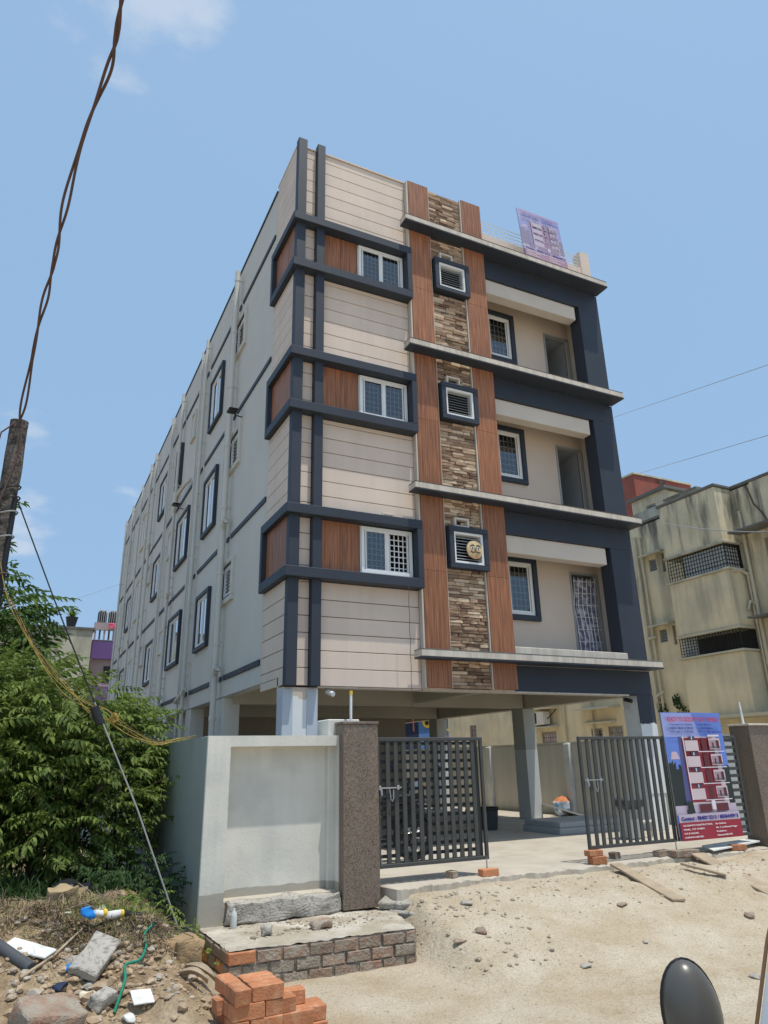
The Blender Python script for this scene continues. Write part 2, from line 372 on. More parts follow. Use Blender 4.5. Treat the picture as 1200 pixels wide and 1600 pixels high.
def wallh(mb, a0, a1, z0, z1, d0, d1, holes):   # wall in (u, d, z): d0 outer, d1 inner face, rectangular holes
    us = sorted({a0, a1, *[h[0] for h in holes], *[h[1] for h in holes]}); zs = sorted({z0, z1, *[h[2] for h in holes], *[h[3] for h in holes]})
    us = [u for u in us if a0 <= u <= a1]; zs = [z for z in zs if z0 <= z <= z1]
    for i in range(len(us)-1):
        for j in range(len(zs)-1):
            cu, cz = (us[i]+us[i+1])/2, (zs[j]+zs[j+1])/2
            if any(h[0] < cu < h[1] and h[2] < cz < h[3] for h in holes): continue
            for d in (d0, d1): mb.quad((us[i], d, zs[j]), (us[i+1], d, zs[j]), (us[i+1], d, zs[j+1]), (us[i], d, zs[j+1]))
    for (u0, u1, w0, w1) in list(holes)+[(a0, a1, z0, z1)]:
        mb.quad((u0, d0, w0), (u1, d0, w0), (u1, d1, w0), (u0, d1, w0)); mb.quad((u0, d0, w1), (u1, d0, w1), (u1, d1, w1), (u0, d1, w1))
        mb.quad((u0, d0, w0), (u0, d1, w0), (u0, d1, w1), (u0, d0, w1)); mb.quad((u1, d0, w0), (u1, d1, w0), (u1, d1, w1), (u1, d0, w1))
def FR(y0): return lambda u, d, z: (u, y0-d, z)      # a face looking to -y; d grows outwards
def LF(x0): return lambda u, d, z: (x0-d, u, z)      # a face looking to -x
def window(parent, M, u0, u1, z0, z1, sur=None, sw=.09, sd=.10, din=.05, sash=2, gn=(8, 5), fw=.05, frame_mat=None, room=.5, open_half=None, grille_mat=None, gd=.03, label=None):
    """opening u0..u1 x z0..z1; sur = material of the raised surround"""
    base = MB(M)
    if sur is not None: base.ring(u0-sw, u1+sw, z0-sw, z1+sw, sw, -.02, sd, .006)
    else: base.ring(u0-.012, u1+.012, z0-.012, z1+.012, .03, -.03, .004)
    w = part('window', base, sur if sur is not None else (frame_mat or m_white), parent, label)
    f = MB(M); f.ring(u0, u1, z0, z1, fw, -din-.05, -din+.01, .004)
    n = sash; cw = (u1-u0-2*fw)/n
    for i in range(1, n): f.box(u0+fw+i*cw-.022, u0+fw+i*cw+.022, -din-.045, -din+.006, z0+fw, z1-fw, .003)
    for i in range(n):
        a, b = u0+fw+i*cw, u0+fw+(i+1)*cw; f.ring(a+.02, b-.02, z0+fw+.002, z1-fw-.002, .022, -din-.035, -din-.004)
    part('frame', f, frame_mat or m_white, w)
    for i in range(n):
        if open_half == i: continue
        a, b = u0+fw+i*cw+.01, u0+fw+(i+1)*cw-.01
        p = MB(M); p.quad((a, -din-.02, z0+fw), (b, -din-.02, z0+fw), (b, -din-.02, z1-fw), (a, -din-.02, z1-fw)); part('pane', p, m_glass_side if M(0, 0, 0)[0] == M(1, 0, 0)[0] else m_glass, w)
    if gn:
        g = MB(M); d = -din-.05-gd
        for i in range(1, gn[0]+1): u = u0+fw+(u1-u0-2*fw)*i/(gn[0]+1); g.box(u-.0085, u+.0085, d-.012, d, z0+fw*.5, z1-fw*.5)
        for j in range(1, gn[1]+1): z = z0+fw+(z1-z0-2*fw)*j/(gn[1]+1); g.box(u0+.01, u1-.01, d-.022, d-.012, z-.0085, z+.0085)
        part('grille', g, grille_mat or m_bar, w)
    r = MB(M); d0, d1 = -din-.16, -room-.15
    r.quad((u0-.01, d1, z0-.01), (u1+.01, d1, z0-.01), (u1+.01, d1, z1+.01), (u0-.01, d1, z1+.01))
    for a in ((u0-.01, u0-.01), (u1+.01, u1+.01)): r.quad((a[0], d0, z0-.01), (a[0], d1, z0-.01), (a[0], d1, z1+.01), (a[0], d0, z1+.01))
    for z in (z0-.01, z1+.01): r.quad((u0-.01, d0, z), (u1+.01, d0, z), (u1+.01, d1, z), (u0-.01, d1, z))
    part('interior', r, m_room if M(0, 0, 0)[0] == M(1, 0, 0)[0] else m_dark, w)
    return w
def louver(mb, u0, u1, z0, z1, n, d, w=.045):
    for i in range(n):
        z = z0+(z1-z0)*(i+.5)/n; h = (z1-z0)/n*.42
        mb.add([(u0, d, z-h), (u1, d, z-h), (u1, d-w, z+h), (u0, d-w, z+h), (u0, d, z-h-.006), (u1, d, z-h-.006), (u1, d-w, z+h-.006), (u0, d-w, z+h-.006)],
               [(0, 1, 2, 3), (4, 7, 6, 5), (0, 4, 5, 1), (3, 2, 6, 7)])
#@@TERRAIN
# ------------------------------------------------------------------ ground
def sstep(a, b, x): t = np.clip((x-a)/(b-a), 0, 1); return t*t*(3-2*t)
_rt = np.random.default_rng(3); _T = _rt.random((256, 256))
def vn(x, y):       # cheap value noise
    xi = np.floor(x).astype(int); yi = np.floor(y).astype(int); fx = x-xi; fy = y-yi; fx = fx*fx*(3-2*fx); fy = fy*fy*(3-2*fy)
    g = lambda a, b: _T[a % 256, b % 256]
    return (g(xi, yi)*(1-fx)+g(xi+1, yi)*fx)*(1-fy)+(g(xi, yi+1)*(1-fx)+g(xi+1, yi+1)*fx)*fy
def fbm(x, y, o=4):
    s = 0; a = .5
    for i in range(o): s = s+a*(vn(x*2**i+17*i, y*2**i+9*i)-.5); a *= .5
    return s
def height(x, y, detail=True):
    x = np.asarray(x, float); y = np.asarray(y, float)
    road = -.55+0*x
    edge = -2.62+.08*(fbm(x*1.3, y*0+3.3, 3))
    ramp = sstep(-5.4, -2.95, y)
    z = road+.43*ramp*sstep(.12, .58, x)
    z = z+.06*ramp*sstep(3.5, 8, x)
    # earth heap on the left
    l = 1-sstep(-2.35, -1.78, x)
    heap = l*sstep(-5.6, -2.9, y)*.55*(1-.55*sstep(-1.8, -.2, y))
    heap = heap*(1-.30*sstep(-2.9, -3.9, x)*0)+.10*l*np.exp(-((x+3.1)**2+(y+2.6)**2)/.9)
    z = z+heap+l*.09*np.exp(-((x+2.9)**2+(y+3.0)**2)/.7)+l*sstep(-5.4, -4.4, y)*.16*fbm(x*3.1+3, y*3.1, 3)
    z = z+.10*(1-l)*(1-sstep(-2.0, -1.2, x))*sstep(-5.2, -3.8, y)
    z = np.where(y > -2.45, np.where(x > -1.6, np.minimum(z, -.2), z), z)
    z = z-.0*edge
    if detail:
        rx = ramp*sstep(-.1, .6, x)*(1-l); ne = 1-.75*sstep(-3.5, -2.75, y)*(1-l)
        z = z+.075*rx*ne*(fbm(x*2.4+y*.8+5, y*.45+x*.1, 4))
        z = z+.07*sstep(-.1, .6, x)*sstep(-3.9, -3.0, y)*sstep(-2.5, -2.9, y)*(1-l)*np.maximum(fbm(x*4.3+9, y*5.1, 4), -.12)
        amp = .04+.08*rx*ne+.30*l*sstep(-5.6, -4.2, y)
        z = z+amp*fbm(x*1.1, y*1.1, 4)+(.03+.12*l)*fbm(x*6, y*6, 3)*sstep(-40, -9, -np.hypot(x, y+5))
        z = z-.022*np.exp(-((y+6.1-.05*x+.15*fbm(x*.4, x*0+2, 2))/.13)**2)-.018*np.exp(-((y+7.3-.05*x+.15*fbm(x*.4, x*0+6, 2))/.15)**2)
        rut = np.abs(fbm(x*1.0+y*.55+40, y*.35+x*.1, 2))
        z = z-.07*ramp*(1-l)*sstep(.09, .0, rut)*sstep(.1, .9, x)*ne
    far = sstep(14, 40, np.hypot(x, y+5)); z = z*(1-far)+(-.6)*far
    return z
def H(x, y): return float(height(np.array([x]), np.array([y]))[0])
#@@END
def sand_mat():
    m = bpy.data.materials.new('sandy_dirt'); m.use_nodes = True; nt = m.node_tree; N = nt.nodes; L = nt.links
    b = N['Principled BSDF']; b.inputs['Roughness'].default_value = .97; b.inputs['Specular IOR Level'].default_value = .15
    g = N.new('ShaderNodeNewGeometry'); P = g.outputs['Position']
    def nz(s, d=8, r=.6):
        n = N.new('ShaderNodeTexNoise'); n.inputs['Scale'].default_value = s; n.inputs['Detail'].default_value = d; n.inputs['Roughness'].default_value = r; L.new(P, n.inputs['Vector']); return n.outputs[0]
    def ramp(v, stops):
        c = N.new('ShaderNodeValToRGB'); L.new(v, c.inputs[0]); e = c.color_ramp.elements
        for i, (p, col) in enumerate(stops):
            x = e[i] if i < 2 else e.new(p); x.position = p; x.color = (*col, 1)
        return c.outputs[0]
    def mix(f, a, b_, bt='MIX'):
        x = N.new('ShaderNodeMix'); x.data_type = 'RGBA'; x.blend_type = bt
        (L.new(f, x.inputs[0]) if hasattr(f, 'links') else setattr(x.inputs[0], 'default_value', f)); L.new(a, x.inputs[6]); L.new(b_, x.inputs[7]); return x.outputs[2]
    c1 = ramp(nz(.55), [(.3, (.48, .385, .265)), (.7, (.61, .515, .375)), (.5, (.55, .455, .32))])
    c2 = ramp(nz(1.6, 10, .66), [(.36, (.60, .54, .44)), (.64, (.41, .32, .21))])
    c3 = ramp(nz(55, 4), [(.32, (.55, .55, .55)), (.5, (1, 1, 1)), (.72, (1.12, 1.12, 1.12))])
    c = mix(.58, c1, c2); c = mix(.7, c, c3, 'MULTIPLY')
    sx = N.new('ShaderNodeSeparateXYZ'); L.new(P, sx.inputs[0])
    # darker, browner soil with straw on the heap at the left
    mr = N.new('ShaderNodeMapRange'); L.new(sx.outputs[0], mr.inputs[0]); mr.inputs[1].default_value = -1.5; mr.inputs[2].default_value = -2.1
    my = N.new('ShaderNodeMapRange'); L.new(sx.outputs[1], my.inputs[0]); my.inputs[1].default_value = -5.4; my.inputs[2].default_value = -4.4
    mm = N.new('ShaderNodeMath'); mm.operation = 'MULTIPLY'; L.new(mr.outputs[0], mm.inputs[0]); L.new(my.outputs[0], mm.inputs[1])
    soil = ramp(nz(4.5), [(.3, (.22, .155, .09)), (.55, (.37, .27, .165)), (.72, (.47, .37, .24))])
    soil = mix(.7, soil, ramp(nz(38, 5), [(.3, (.45, .45, .45)), (.6, (1.1, 1.1, 1.1))]), 'MULTIPLY')
    c = mix(mm.outputs[0], c, soil)
    L.new(c, b.inputs['Base Color'])
    bp = N.new('ShaderNodeBump'); bp.inputs['Strength'].default_value = .8; bp.inputs['Distance'].default_value = .045; L.new(nz(16, 10, .68), bp.inputs['Height'])
    b2 = N.new('ShaderNodeBump'); b2.inputs['Strength'].default_value = .5; b2.inputs['Distance'].default_value = .008; L.new(nz(110, 3), b2.inputs['Height']); L.new(bp.outputs[0], b2.inputs['Normal'])
    L.new(b2.outputs[0], b.inputs['Normal']); return m
m_sand = sand_mat()
xs = np.concatenate([-np.geomspace(2000, 8.5, 26), np.arange(-8, -4.4, .12), np.arange(-4.4, 9.5, .045), np.arange(9.5, 14, .15), np.geomspace(14.5, 2000, 24)])
ys = np.concatenate([-np.geomspace(2000, 13, 22), np.arange(-12.5, -8.5, .12), np.arange(-8.5, -1.9, .045), np.arange(-1.9, 4, .2), np.geomspace(4.3, 2500, 30)])
X, Y = np.meshgrid(xs, ys); Z = height(X, Y)
nx, ny = len(xs), len(ys)
g = MB(); g.v = np.stack([X.ravel(), Y.ravel(), Z.ravel()], 1).tolist()
i, j = np.meshgrid(np.arange(nx-1), np.arange(ny-1)); k = (j*nx+i).ravel()
g.f = np.stack([k, k+1, k+nx+1, k+nx], 1).tolist(); g.mi = [0]*len(g.f)
structure('ground', g, m_sand, smooth=60)
# concrete apron inside the compound, with a broken front edge
ap = MB(); ex = np.arange(-1.45, 8.61, .045); top = []; low = []
for x in ex:
    yy = -2.66-.10*float(sstep(1.9, .3, x))+.16*float(fbm(np.array([x*2.3]), np.array([1.7]), 4)[0])+.018*random.uniform(-1, 1)*(x > .3)+.10*float(fbm(np.array([x*7.]), np.array([8.2]), 3)[0])*(x > .3)
    if x < .35: yy = -2.45
    top.append((x, yy, -.055-.025*random.random())); low.append((x, yy-.04*random.random(), -.32))
n = len(ex); vs = top+low+[(x, 27.5, -.05) for x in ex]+[(x, yy[1]+.12, -.05) for x, yy in zip(ex, top)]
fs = [(a, a+1, 3*n+a+1, 3*n+a) for a in range(n-1)]+[(3*n+a, 3*n+a+1, 2*n+a+1, 2*n+a) for a in range(n-1)]+[(n+a, n+a+1, a+1, a) for a in range(n-1)]
ap.add(vs, fs); structure('paved_apron', ap, m_apron)

# ------------------------------------------------------------------ apartment building
B = thing('apartment_building', 'new four storey apartment block on stilts with beige, navy and wood tile front', 'apartment building', (3.8, 5, -.05))
FRW = FR(.15); L0 = LF(0.)
ST = (0, 3, 6)      # storey offsets
fwin = [(1.33, 2.33, 4.33+s, 5.17+s) for s in ST]
m_back = MB(FRW); wallh(m_back, 0.02, 2.47, 2.42, 13.22, 0, -.2, fwin); part('front_wall', m_back, m_groove, B)
# left wall window list
small = [(3.66, 4.32, 4.62, 5.28), (3.66, 4.32, 7.66, 8.34), (3.66, 4.32, 10.68, 11.42)]
bwin = [(5.68, 6.85, z0, z1) for z0, z1 in ((3.92, 5.10), (6.80, 8.18), (9.78, 11.12))]
cwin = [(9.15, 10.72, 3.95, 5.22), (9.08, 10.6, 6.87, 8.25), (10.95, 11.68, 9.82, 11.02)]
dwin = [(13.5, 14.95, z0, z1) for z0, z1 in ((3.9, 5.12), (6.8, 8.06), (9.8, 11.06))]
ewin = [(11.65, 12.40, 4.57, 5.2), (11.6, 12.3, 7.6, 8.36), (9.1, 9.55, 10.6, 11.4)]
fwn = [(18.3, 19.6, 3.95, 5.2), (18.3, 19.6, 6.85, 8.35), (18.3, 19.6, 9.85, 11.2)]
gwin = [(20.75, 22.2, 3.9, 5.05), (20.8, 22.2, 6.9, 8.15)]
hwin = [(23.4, 24.4, 4.6, 5.4), (23.4, 24.4, 7.4, 8.3), (23.4, 24.4, 10.4, 11.2), (15.9, 16.6, 7.7, 8.3), (15.9, 16.6, 4.7, 5.3)]
allw = small+bwin+cwin+dwin+ewin+fwn+gwin+hwin
lw = MB(L0)
opens = [(.36, 3.9, 2.2, 2.6), (4.9, 7.1, 2.2, 2.6), (8.2, 10.4, 2.2, 2.6), (11.4, 13.6, 2.2, 2.6), (14.6, 17, 2.2, 2.6), (18, 20.4, 2.2, 2.6), (21.4, 24, 2.2, 2.6)]
wallh(lw, 1.37, 26.4, 2.55, 13.08, 0, -.2, allw); part('side_wall', lw, m_grey, B)
lc = MB(); lc.box(.02, .22, .36, 1.368, 2.55, 13.2); part('side_wall', lc, m_groove, B)
cp = MB(); cp.box(-.03, .23, 1.37, 26.43, 13.08, 13.12); part('coping', cp, m_navy, B)
for z in (2.88, 5.88, 8.88, 11.88):
    bd = MB(); y = 1.42
    for (a, b) in ((1.42, 3.95), (4.12, 4.3), (4.5, 7.3), (7.6, 10.8), (11.0, 15.8), (16.0, 19.0), (19.2, 22.5), (22.8, 26.3)): bd.box(-.03, .01, a, b, z, z+.1, .005)
    part('trim_band', bd, m_navy, B)
# slab, rest of the envelope, roof
ev = MB(); ev.box(.2, 7.5, .5, 26.2, 2.88, 3.02); ev.box(0.02, 7.7, 26.2, 26.4, 2.55, 13.05); ev.box(7.45, 7.65, .96, 26.2, 2.9, 12.5)
ev.box(.2, 7.5, 1.2, 26.2, 11.98, 12.1); part('rear_and_right_walls', ev, m_grey, B)
sf = MB(); sf.box(.21, 7.49, .36, 26.19, 2.84, 2.878); part('stilt_ceiling', sf, m_soffit, B)
bm_ = MB()
for y in (3.85, 8.0, 12.4): bm_.box(.2, 7.3, y, y+.25, 2.42, 2.838)
bm_.box(7.36, 7.66, .56, 26.2, 2.42, 2.838); bm_.box(.0, .2, .36, 26.2, 2.56 if 0 else 2.552, 2.56)
bm_.box(4.3, 4.5, .56, 3.84, 2.5, 2.838)
part('beam', bm_, m_soffit, B)
fb = MB(); fb.box(.57, 2.46, .152, .36, 2.40, 2.44); fb.box(2.475, 7.1, .134, .36, 2.395, 2.9); part('front_beam', fb, m_ledge, B)
# columns: front corner, left row, right row
c = MB(); c.box(.0, .57, .152, .40, -.05, 2.398, .006); part('column', c, m_primer_top, B, 'corner column in white primer with unfinished beige edge')
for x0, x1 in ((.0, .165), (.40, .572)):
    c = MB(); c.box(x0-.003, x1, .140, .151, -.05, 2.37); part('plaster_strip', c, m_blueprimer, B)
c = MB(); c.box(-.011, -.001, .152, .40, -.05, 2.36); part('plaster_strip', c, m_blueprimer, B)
c = MB(); c.box(-.0, .2, .401, .45, 2.2, 2.55); part('beam', c, m_grey, B)
for (y0, y1) in ((3.9, 4.45), (4.46, 4.9), (7.1, 7.65), (10.4, 10.95), (13.6, 14.2), (17, 17.6), (20.4, 21), (24, 24.6)):
    c = MB(); c.box(.01, .34, y0, y1, -.05, 2.549, .005); part('column', c, m_grey, B)
for y0 in (3.85, 8.0, 12.4, 16.8, 21.2):
    c = MB(); c.box(7.28, 7.62, y0, y0+.46, -.05, 2.415, .006); part('column', c, m_stilt, B)
c = MB(); c.box(7.32, 7.70, .145, .56, -.05, 2.417, .006); part('column', c, m_primer, B, 'front right column, white primer below ragged navy paint')
c = MB(); c.box(7.30, 7.722, .130, .144, .6, 2.417); part('plaster_facing', c, m_navyr, B)
st = MB(); st.box(.3, 6.4, 8.3, 13, -.05, 2.836); part('stair_core', st, m_brownwall, B)
# raised navy strips round the corner
for x0, x1 in ((-.012, .17), (.40, .565)):
    s = MB(); s.box(x0, x1, 0.0, .148, 2.41, 13.33, .006); part('vertical_strip', s, m_navy, B)
# cream boards: shared meshes per size
plank_cache = {}
def plank(w, h, axis, loc):
    key = (round(w, 3), round(h, 3), axis)
    if key not in plank_cache:
        p = MB()
        if axis == 'y': p.box(0, w, 0, .022, 0, h, .005)
        else: p.box(0, .022, 0, w, 0, h, .005)
        plank_cache[key] = mesh('plank', p, m_cream)
    inst('plank', plank_cache[key], B, loc)
PH = .278; GAP = .011
def course(x0, x1, z0, z1, axis, hole=None):
    z = z0
    while z < z1-.02:
        zt = min(z+PH, z1); h = zt-z-GAP
        if z1-zt < .05: zt = z1; h = zt-z-GAP
        segs = [(x0, x1)]
        if h > .03:
            for a, b in segs: plank(b-a, h, axis, (a, .128, z+GAP/2) if axis == 'y' else (0.0, a, z+GAP/2))
        z = zt
RAIL = [(4.11+s, 5.356+s) for s in ST]
zs_ = [2.42]+[v for r in RAIL for v in r]+[13.22]
for a, b in ((zs_[0], zs_[1]), (zs_[2], zs_[3]), (zs_[4], zs_[5]), (zs_[6], zs_[7])):
    course(.57, 2.44, a, b, 'y'); course(.15, 1.365, a, b, 'x')
course(.172, .398, 2.42, 13.22, 'y')
tb = MB(); tb.box(.173, .397, .10, .30, 13.222, 13.235); tb.box(.57, 2.45, .10, .35, 13.222, 13.25); tb.box(-.01, .23, .15, 1.38, 13.222, 13.25); part('coping', tb, m_cream, B)
# boxed frames wrapping the corner
for s in ST:
    za, zb, zc, zd = 4.11+s, 4.28+s, 5.19+s, 5.356+s
    f = MB()
    for (p, q) in ((za, zb), (zc, zd)):
        f.box(-.1, 2.454, -.1, .127, p, q, .008); f.box(-.1, .0, .1271, 1.377, p, q, .008)
    f.box(2.345, 2.454, -.1, .127, zb, zc, .008); f.box(-.1, 0, 1.265, 1.377, zb, zc, .008)
    part('corner_band_frame', f, m_navy, B)
    # wood look tiles inside the band
    for (a, b) in ((.57, .94), (.942, 1.30)):
        t = MB(); t.box(a, b-.004, .118, .149, zb, zc, .002); part('wood_tile', t, m_woodtile, B)
    for (a, b) in ((.152, .52), (.522, .90), (.902, 1.264)):
        t = MB(); t.box(-.008, .018, a, b-.004, zb, zc, .002); part('wood_tile', t, m_woodtile, B)
    window(B, FR(.125), 1.33, 2.33, 4.33+s, 5.17+s, None, din=-.03, sash=2, gn=(9, 6), fw=.06, open_half=1 if s == 0 else None, gd=.02)
# tall wood tile bands and the stone strip
ledz = [3.04, 6.04, 9.04, 12.04]
def woodband(x0, x1):
    segs = [(2.44, 2.91), (3.04, 5.91), (6.04, 8.91), (9.04, 11.91), (12.04, 13.23)]
    for a, b in segs:
        k = max(1, round((b-a)/1.2)); h = (b-a)/k
        for i in range(k):
            t = MB(); t.box(x0, x1, 0.0, .132, a+i*h+.0015, a+(i+1)*h-.0015, .003); part('wood_tile', t, m_woodtile, B)
woodband(2.48, 2.975); woodband(3.835, 4.345)
tr = MB()
for x0, x1 in ((2.445, 2.478), (2.977, 2.992), (3.805, 3.833)): tr.box(x0, x1, .012, .13, 2.43, 13.22)
tr.box(2.445, 4.36, .1325, .35, 2.42, 13.22); part('edge_trim', tr, m_ledge, B)
smesh = []
for i in range(8):
    p = MB(); v, f = chamfer(0, 1, 0, 1, 0, 1, .12)
    r_s = random.Random(i); v = [(a, b+r_s.uniform(-.12, .12)*(b < .5), c+r_s.uniform(-.06, .06)) for a, b, c in v]; p.add(v, f); smesh.append(mesh('stone', p, m_stone))
stuff = MB(); cnt = 0; z = 2.44; vents = [(2.985, 3.885, 4.53+s, 5.37+s) for s in ST]+[(3.18, 3.52, 5.36+s, 5.56+s) for s in ST]
row = 0
while z < 13.18:
    h = random.choice((.052, .06, .066, .072)); x = 2.993
    mid = z+h/2; skip = any(l-.135 < mid < l+.01 for l in ledz)
    while x < 3.80 and not skip:
        w = random.uniform(.13, .34); x1 = min(x+w, 3.804)
        if 3.804-x1 < .06: x1 = 3.804
        if not any(v0 < (x+x1)/2 < v1 and v2 < mid < v3 for v0, v1, v2, v3 in vents):
            pr = random.uniform(.0, .03)
            if cnt < 298:
                inst('stone', smesh[random.randrange(8)], B, (x, .030+pr*1.0, z), None, (x1-x-.004, .07, h-.004)); cnt += 1
            else:
                v, f = chamfer(x, x1-.004, .03+pr, .1, z, z+h-.004, .007); stuff.add(v, f); stuff.rnd += [random.random()]*len(v)
        x = x1
    z += h
part('stone_cladding', stuff, m_stone, B, kind='stuff')
sb = MB(); sb.box(2.993, 3.804, .095, .131, 2.43, 13.2); part('stone_backing', sb, m_groove, B)
# louvred ventilators with small square outlets above
for s in ST:
    v = MB(FR(.0)); v.ring(3.02, 3.865, 4.55+s, 5.35+s, .10, -.10, .09, .008); vv = part('ventilator', v, m_navy, B)
    f = MB(FR(0)); f.ring(3.12, 3.765, 4.65+s, 5.25+s, .045, -.09, .06, .004); part('frame', f, m_white, vv)
    for i in range(9):
        q = MB(FR(0)); louver(q, 3.165, 3.72, 4.690+s+i*.0567, 4.718+s+i*.0567, 1, .015, .035); part('slat', q, m_louv, vv)
    q = MB(FR(0)); q.box(3.165, 3.72, -.11, -.095, 4.69+s, 5.21+s); part('interior', q, m_dark, vv)
    q = MB(FR(0)); q.ring(3.18, 3.50, 5.352+s, 5.54+s, .04, -.08, .03, .004); o = part('outlet', q, m_lint, B)
    q = MB(FR(0)); q.box(3.22, 3.46, -.09, -.085, 5.36+s, 5.50+s); part('interior', q, m_dark, o)
q = MB(FR(.128)); q.ring(1.76, 1.99, 5.36, 5.48, .03, -.01, .02, .003); o = part('outlet', q, m_lint, B)
# round painted face plate hung in the lowest ventilator
fp = thing('face_plate', 'round painted face plate with moustache hung over the lowest ventilator', 'wall ornament', (3.55, -.095, 4.93))
q = MB(); q.lathe([(0, -.02), (.12, -.018), (.17, 0), (.175, .012), (0, .012)], (3.55, -.085, 4.93), 24, 'y'); part('plate', q, mat('cream_clay', (.62, .50, .28), .6, .3, 14, 0, col2=(.60, .28, .16), c2s=12, c2t=(.5, .62)), fp, smooth=40)
q = MB()
for sx in (-1, 1):
    q.cur = 0; q.lathe([(.0, -.004), (.035, 0)], (3.55+sx*.065, -.108, 4.955), 12, 'y'); q.cur = 1; q.lathe([(.0, -.006), (.018, 0)], (3.55+sx*.065, -.112, 4.95), 10, 'y')
    q.tube([(3.55+sx*.02, -.112, 5.0), (3.55+sx*.07, -.113, 5.012), (3.55+sx*.115, -.110, 4.985)], .009, 6)
    q.tube([(3.55+sx*.01, -.112, 4.885), (3.55+sx*.06, -.112, 4.865), (3.55+sx*.10, -.110, 4.89)], .010, 6)
q.cur = 2; q.box(3.545-.012, 3.562, -.12, -.10, 4.89, 4.96, .004); part('painted_features', q, [m_white, m_black, m_red], fp)
# ledges
for z in ledz:
    l = MB(); l.box(2.245, 7.70, -.27, -.004, z-.125, z-.012, .006); l.box(4.352, 7.70, -.0039, .30, z-.125, z-.012)
    ld = part('ledge', l, m_ledge, B)
    l = MB(); l.box(2.243, 7.702, -.274, -.004, z-.0118, z, .003); part('coping', l, m_ycoping if z == 3.04 else m_groove, ld)
    l = MB(); l.box(2.248, 7.72, -.266, -.005, z-.15, z-.1252); l.box(4.351, 7.72, -.0049, .129, z-.15, z-.1252); part('soffit', l, m_navy, ld)
# navy portal and balconies
for s in ST:
    p = MB(); p.box(4.35, 7.718, .13, .30, 5.42+s, 5.885+s, .004); part('portal_lintel', p, m_navy, B)
    p = MB(); p.box(7.10, 7.718, .13, .48, 3.03+s-.01, 5.418+s, .004); part('portal_pillar', p, m_navy, B)
    p = MB(); p.box(4.35, 7.02, .19, .44, 5.06+s, 5.415+s, .008); part('balcony_beam', p, m_lint, B)
    p = MB(); p.box(4.355, 7.095, .02, .17, 3.042+s, 3.16+s if s else 3.21, .01); part('balcony_curb', p, m_ledge, B)
    rooms = MB(FR(.95)); dz0, dz1 = 3.1+s, 5.03+s
    wallh(rooms, 4.36, 7.43, 3.02+s, 5.5+s, 0, -.12, [(4.95, 5.62, 4.02+s, 5.13+s), (6.66, 7.38, dz0, dz1)]); part('balcony_back_wall', rooms, m_beige, B)
    p = MB(); p.box(4.36, 4.46, .36, .949, 3.02+s, 5.5+s); part('balcony_side_wall', p, m_beige, B); p = MB(); p.box(7.425, 7.52, .481, .949, 3.02+s, 5.5+s); part('balcony_side_wall', p, m_beige, B)
    p = MB(); p.box(4.36, 7.44, .302, 1.3, 5.502+s, 5.56+s); part('balcony_ceiling', p, m_beige, B)
    p = MB(); p.box(4.36, 7.44, .171, 1.3, 2.96+s, 3.05+s); part('balcony_floor', p, m_tile, B)
    window(B, FR(.95), 4.95, 5.62, 4.02+s, 5.13+s, m_navy, sw=.11, sd=.07, din=-.01, sash=1, gn=(4, 6), fw=.07, room=.3, gd=.01)
    p = MB(FR(.95)); p.box(6.63, 6.67, -.04, .02, dz0, dz1+.03); p.box(7.37, 7.41, -.04, .02, dz0, dz1+.03); p.box(6.67, 7.37, -.04, .02, dz1-.01, dz1+.03)
    dr = part('door', p, m_room, B)
    p = MB(FR(.95)); p.box(6.66, 7.38, -1.0, -.95, dz0, dz1); p.quad((6.66, -.1, dz0), (6.66, -1, dz0), (6.66, -1, dz1), (6.66, -.1, dz1)); p.quad((7.38, -.1, dz0), (7.38, -1, dz0), (7.38, -1, dz1), (7.38, -.1, dz1)); p.quad((6.66, -.1, dz1), (7.38, -.1, dz1), (7.38, -1, dz1), (6.66, -1, dz1))
    part('interior', p, m_room, dr)
    if s == 0:
        p = MB(FR(.95)); p.quad((6.72, -.05, dz0), (7.34, -.05, dz0), (7.34, -.05, dz1-.1), (6.80, -.05, dz1-.1)); part('plastic_wrap', p, mat('printed_plastic', (.20, .18, .26), .4, .2, 8, .4, 8, col2=(.55, .56, .62), c2s=7, c2t=(.5, .56)), dr)
        p = MB(FR(.95))
        for i in range(6):
            x = 6.73+i*.115; p.tube([(x, .005, dz0+.05), (x+.04*math.sin(i), .005, dz0+.6), (x-.05, .005, dz0+1.2), (x+.02, .005, dz1-.08)], .008, 5)
        for zz in np.arange(dz0+.2, dz1-.1, .26): p.tube([(6.70, .006, zz), (7.35, .006, zz+.02)], .007, 5)
        part('grille', p, m_bar, dr)
p = MB(); p.box(4.352, 7.718, .13, .35, 2.42, 2.885, .004); part('portal_lintel', p, m_navy, B)
# roof parapet, rails, post
p = MB(); p.box(4.36, 7.30, .2, .34, 12.03, 12.70, .01); p.box(7.301, 7.42, .2, .34, 12.03, 12.70, .01); p.box(7.42, 7.715, .19, .45, 12.03, 13.2, .01); p.box(7.5, 7.66, .43, 26.2, 12.03, 12.62, .01); part('parapet', p, m_cream, B)
for z in (12.80, 12.90, 13.00, 13.10):
    p = MB(); p.tube([(4.36, .27, z), (7.42, .27, z)], .011, 6); part('handrail', p, m_white, B, smooth=60)
